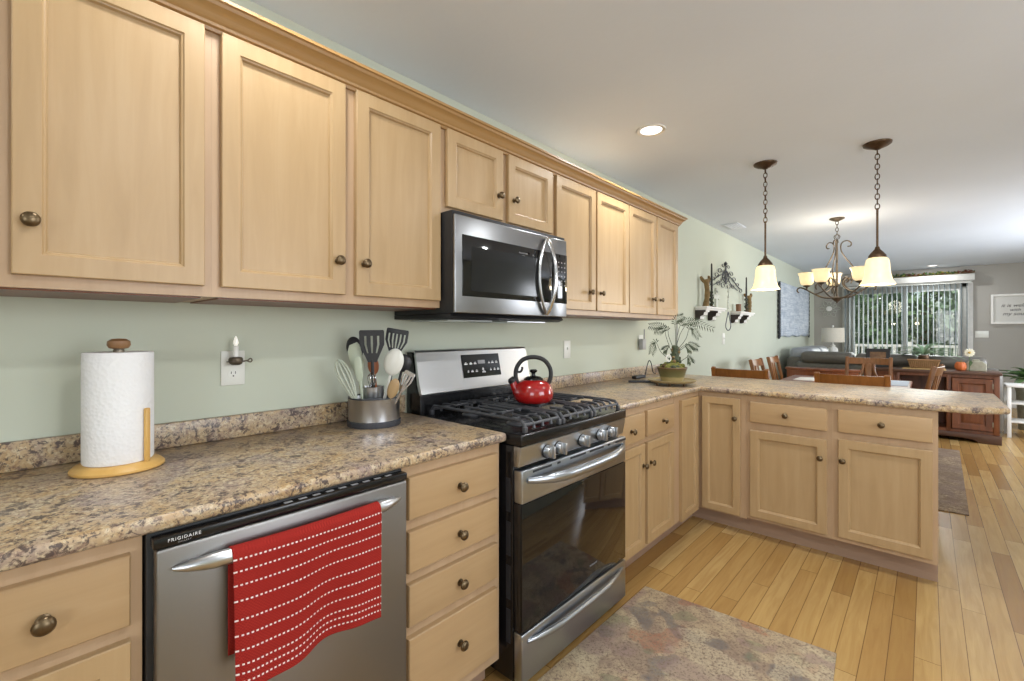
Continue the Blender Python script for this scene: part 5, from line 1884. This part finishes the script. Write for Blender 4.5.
mb = MB(); mb.box(0.10, 0.36, 0.24, 1.9, 0.05, 0.88, 0.07, seg=4); mb.build('side_back', 'leather', t)
for i in range(2):
    mb = MB(); mb.box(0.12, 0.46, 0.31 + i * 0.76, 1.05 + i * 0.76, 0.80, 1.02, 0.09, seg=5); mb.build('headrest', 'leather_light', t)
mb = MB(); mb.box(0.31, 0.95, 0.99, 1.9, 0.05, 0.44, 0.05, seg=3); mb.build('chaise', 'leather', t)
for xx, yy in ((0.24, 0.12), (2.34, 0.12), (2.34, 0.9), (0.16, 1.8), (0.85, 1.8)):
    mb = MB(); mb.lathe([(0.025, 0), (0.03, 0.062)], (xx, yy, 0), seg=12); mb.build('foot', 'espresso', t)

# lamp and its side table
t = thing('side_table', 'small dark side table behind the sofa under the white lamp', 'table', (0.50, 10.15, 0))
mb = MB(); mb.lathe([(0.24, 0.60), (0.245, 0.61), (0.24, 0.625), (0.001, 0.625)], seg=32); mb.build('top', 'espresso', t)
mb = MB(); mb.lathe([(0.17, 0), (0.17, 0.02), (0.03, 0.05), (0.03, 0.5995)], seg=24); mb.build('pedestal', 'espresso', t)
t = thing('table_lamp', 'white table lamp with a drum shade beside the sliding door', 'lamp', (0.46, 10.10, 0.6255))
mb = MB(); mb.lathe([(0.075, 0), (0.08, 0.02), (0.085, 0.06), (0.082, 0.20), (0.078, 0.30), (0.066, 0.345), (0.040, 0.365), (0.030, 0.375), (0.038, 0.385), (0.038, 0.395), (0.018, 0.402), (0.012, 0.44), (0.001, 0.445)], seg=28); mb.build('base', 'white', t)
mb = MB(); mb.lathe([(0.175, 0.452), (0.170, 0.710), (0.167, 0.710), (0.172, 0.452)], seg=40, cap=False)
for a in (0, 120, 240):
    mb.tube([(0, 0, 0.70), (0.168 * math.cos(R(a)), 0.168 * math.sin(R(a)), 0.70)], 0.003, 6)
mb.build('drum_shade', 'linen', t)
mb = MB(); mb.lathe([(0.004, 0.44), (0.004, 0.715), (0.012, 0.725), (0.016, 0.74), (0.010, 0.755), (0.001, 0.76)], seg=14); mb.build('finial', 'white', t)
# starburst on the far wall
t = thing('starburst_ornament', 'pale metal flower ornament on the grey far wall above the lamp', 'wall decor', (0.26, YF - 0.012, 1.735))
for i in range(12):
    a = 2 * PI * i / 12
    mb = MB()
    r1 = 0.19 if i % 2 == 0 else 0.14
    lp = [(math.cos(a) * r1 * 0.5 * (1 - math.cos(q)) + -math.sin(a) * 0.035 * math.sin(q), 0, math.sin(a) * r1 * 0.5 * (1 - math.cos(q)) + math.cos(a) * 0.035 * math.sin(q)) for q in [2 * PI * k / 16 for k in range(16)]]
    mb.tube(lp, 0.005, 6, closed=True); mb.build('petal', 'silver_cross', t)
mb = MB(); mb.lathe([(0.050, 0), (0.050, 0.010), (0.001, 0.02)], (0, 0.004, 0), '-y', 20); mb.build('centre', 'white', t)

# vertical blinds and valance
t = thing('vertical_blinds', 'pale vertical blinds with a white valance across the sliding door', 'blinds', (0.0, YF - 0.075, 0))
mb = MB(); mb.box(0.46, 2.335, -0.075, 0.050, 2.155, 2.265, 0.006); mb.build('valance', plain('cream_valance', '#c4c3bd', 0.5), t)
mb = MB(); mb.box(0.50, 2.30, -0.02, 0.02, 2.115, 2.150); mb.build('head_rail', 'whiteplastic', t)
bl = plain('pale_vinyl_vane', '#9ba5a8', 0.5, 0.0, 0.03)
NV = 25
for i in range(NV):
    x = 0.535 + i * (2.245 - 0.535) / (NV - 1)
    a = R(80)
    mb = MB()
    K = 6
    prev = None
    for k in range(K + 1):
        s_ = (k / K - 0.5) * 0.085
        b = 0.004 * (1 - (s_ / 0.0425) ** 2)
        px = x + s_ * math.cos(a) - b * math.sin(a); py = s_ * math.sin(a) + b * math.cos(a)
        v = (mb.bm.verts.new((px, py, 0.04)), mb.bm.verts.new((px, py, 2.114)))
        if prev:
            mb.bm.faces.new([prev[0], v[0], v[1], prev[1]])
        prev = v
    o = mb.build('vane', bl, t, ang=180)
    md = o.modifiers.new('thickness', 'SOLIDIFY'); md.thickness = 0.0012
# garland of autumn leaves on the valance
rg = random.Random(5)
t = thing('leaf_garland', 'garland of green and rust leaves lying along the top of the blinds valance', 'garland', (0.0, YF - 0.085, 2.2655))
mb = MB(); mb.tube(spline([(0.95 + 0.125 * i, 0.012 * math.sin(i * 1.3), 0.012 + 0.008 * math.sin(i * 2.1) ** 2) for i in range(12)], 3), 0.006, 6); mb.build('vine', 'bark', t)
mb = MB()
for i in range(260):
    x = rg.uniform(0.93, 2.34)
    c = Vector((x, rg.uniform(-0.045, 0.045), rg.uniform(0.012, 0.065)))
    e1 = Vector((rg.uniform(-1, 1), rg.uniform(-1, 1), rg.uniform(-0.3, 1))).normalized(); e2 = e1.orthogonal().normalized()
    L = rg.uniform(0.035, 0.065)
    e2 = e2 * L * 0.6; e1 = e1 * L
    c.z = max(c.z, 0.012 + abs(e1.z) * 0.5 + abs(e2.z) * 0.5)
    mb.quad([c - e1 * 0.5, c + e2 * 0.5, c + e1 * 0.5, c - e2 * 0.5], mi=(2 if rg.random() < 0.15 + 0.5 * (math.sin(x * 9) > 0.3) else rg.choice((0, 0, 1))))
o = mb.build('leaves', ['leaf', plain('gold_leaf', '#8d8437', 0.6), plain('rust_leaf', '#6e3a25', 0.6)], t, smooth=False)

# framed sign on the far wall
t = thing('framed_sign', 'white framed sign with grey script lettering on the grey far wall', 'sign', (2.53, YF - 0.0004, 1.395))
mb = MB(); FWd, FHt = 0.86, 0.50
mb.rings([(0, FWd, 0, FHt, 0), (0, FWd, 0, FHt, -0.030), (0.003, FWd - 0.003, 0.003, FHt - 0.003, -0.033), (0.030, FWd - 0.030, 0.030, FHt - 0.030, -0.033), (0.034, FWd - 0.034, 0.034, FHt - 0.034, -0.012)])
mb.build('frame', 'white', t, ang=20)
mb = MB(); mb.box(0.035, FWd - 0.035, -0.0145, -0.0122, 0.035, FHt - 0.035); bd = mb.build('board', plain('sign_white', '#cfcdc6', 0.6, 0, 0.01), t)
text('it is well', 0.078, 'ink', bd, (0.118, -0.0155, 0.285), (PI / 2, 0, 0), shear=0.35)
text('with', 0.070, 'ink', bd, (0.215, -0.0155, 0.215), (PI / 2, 0, 0), shear=0.35)
text('my soul', 0.082, 'ink', bd, (0.135, -0.0155, 0.145), (PI / 2, 0, 0), shear=0.35)

# white stand and the plant behind it
t = thing('white_stand', 'white open-shelf plant stand at the right edge of the photo', 'stand', (2.44, 8.02, 0))
SWd, SDp = 0.44, 0.34
mb = MB(); mb.box(-0.01, SWd + 0.01, -0.01, SDp + 0.01, 0.605, 0.63, 0.004); mb.build('top', 'white', t)
for xx in (0, SWd - 0.035):
    for yy in (0, SDp - 0.035):
        mb = MB(); mb.box(xx, xx + 0.035, yy, yy + 0.035, 0, 0.6045, 0.003); mb.build('leg', 'white', t)
for zz in (0.18, 0.40):
    mb = MB(); mb.box(0.036, SWd - 0.036, 0.005, SDp - 0.005, zz, zz + 0.018, 0.003); mb.build('shelf', 'white', t)
strap_plant('peace_lily', 'leafy dark green house plant behind the white stand at the right edge', (2.74, 8.85, 0.0), 46, 0.34, 0.60, 0.60, 'leaf', 21, 0.045, ([(0.13, 0), (0.15, 0.48), (0.165, 0.54), (0.155, 0.58), (0.001, 0.58)], 'stone'), tilt=(0.5, 1.35))
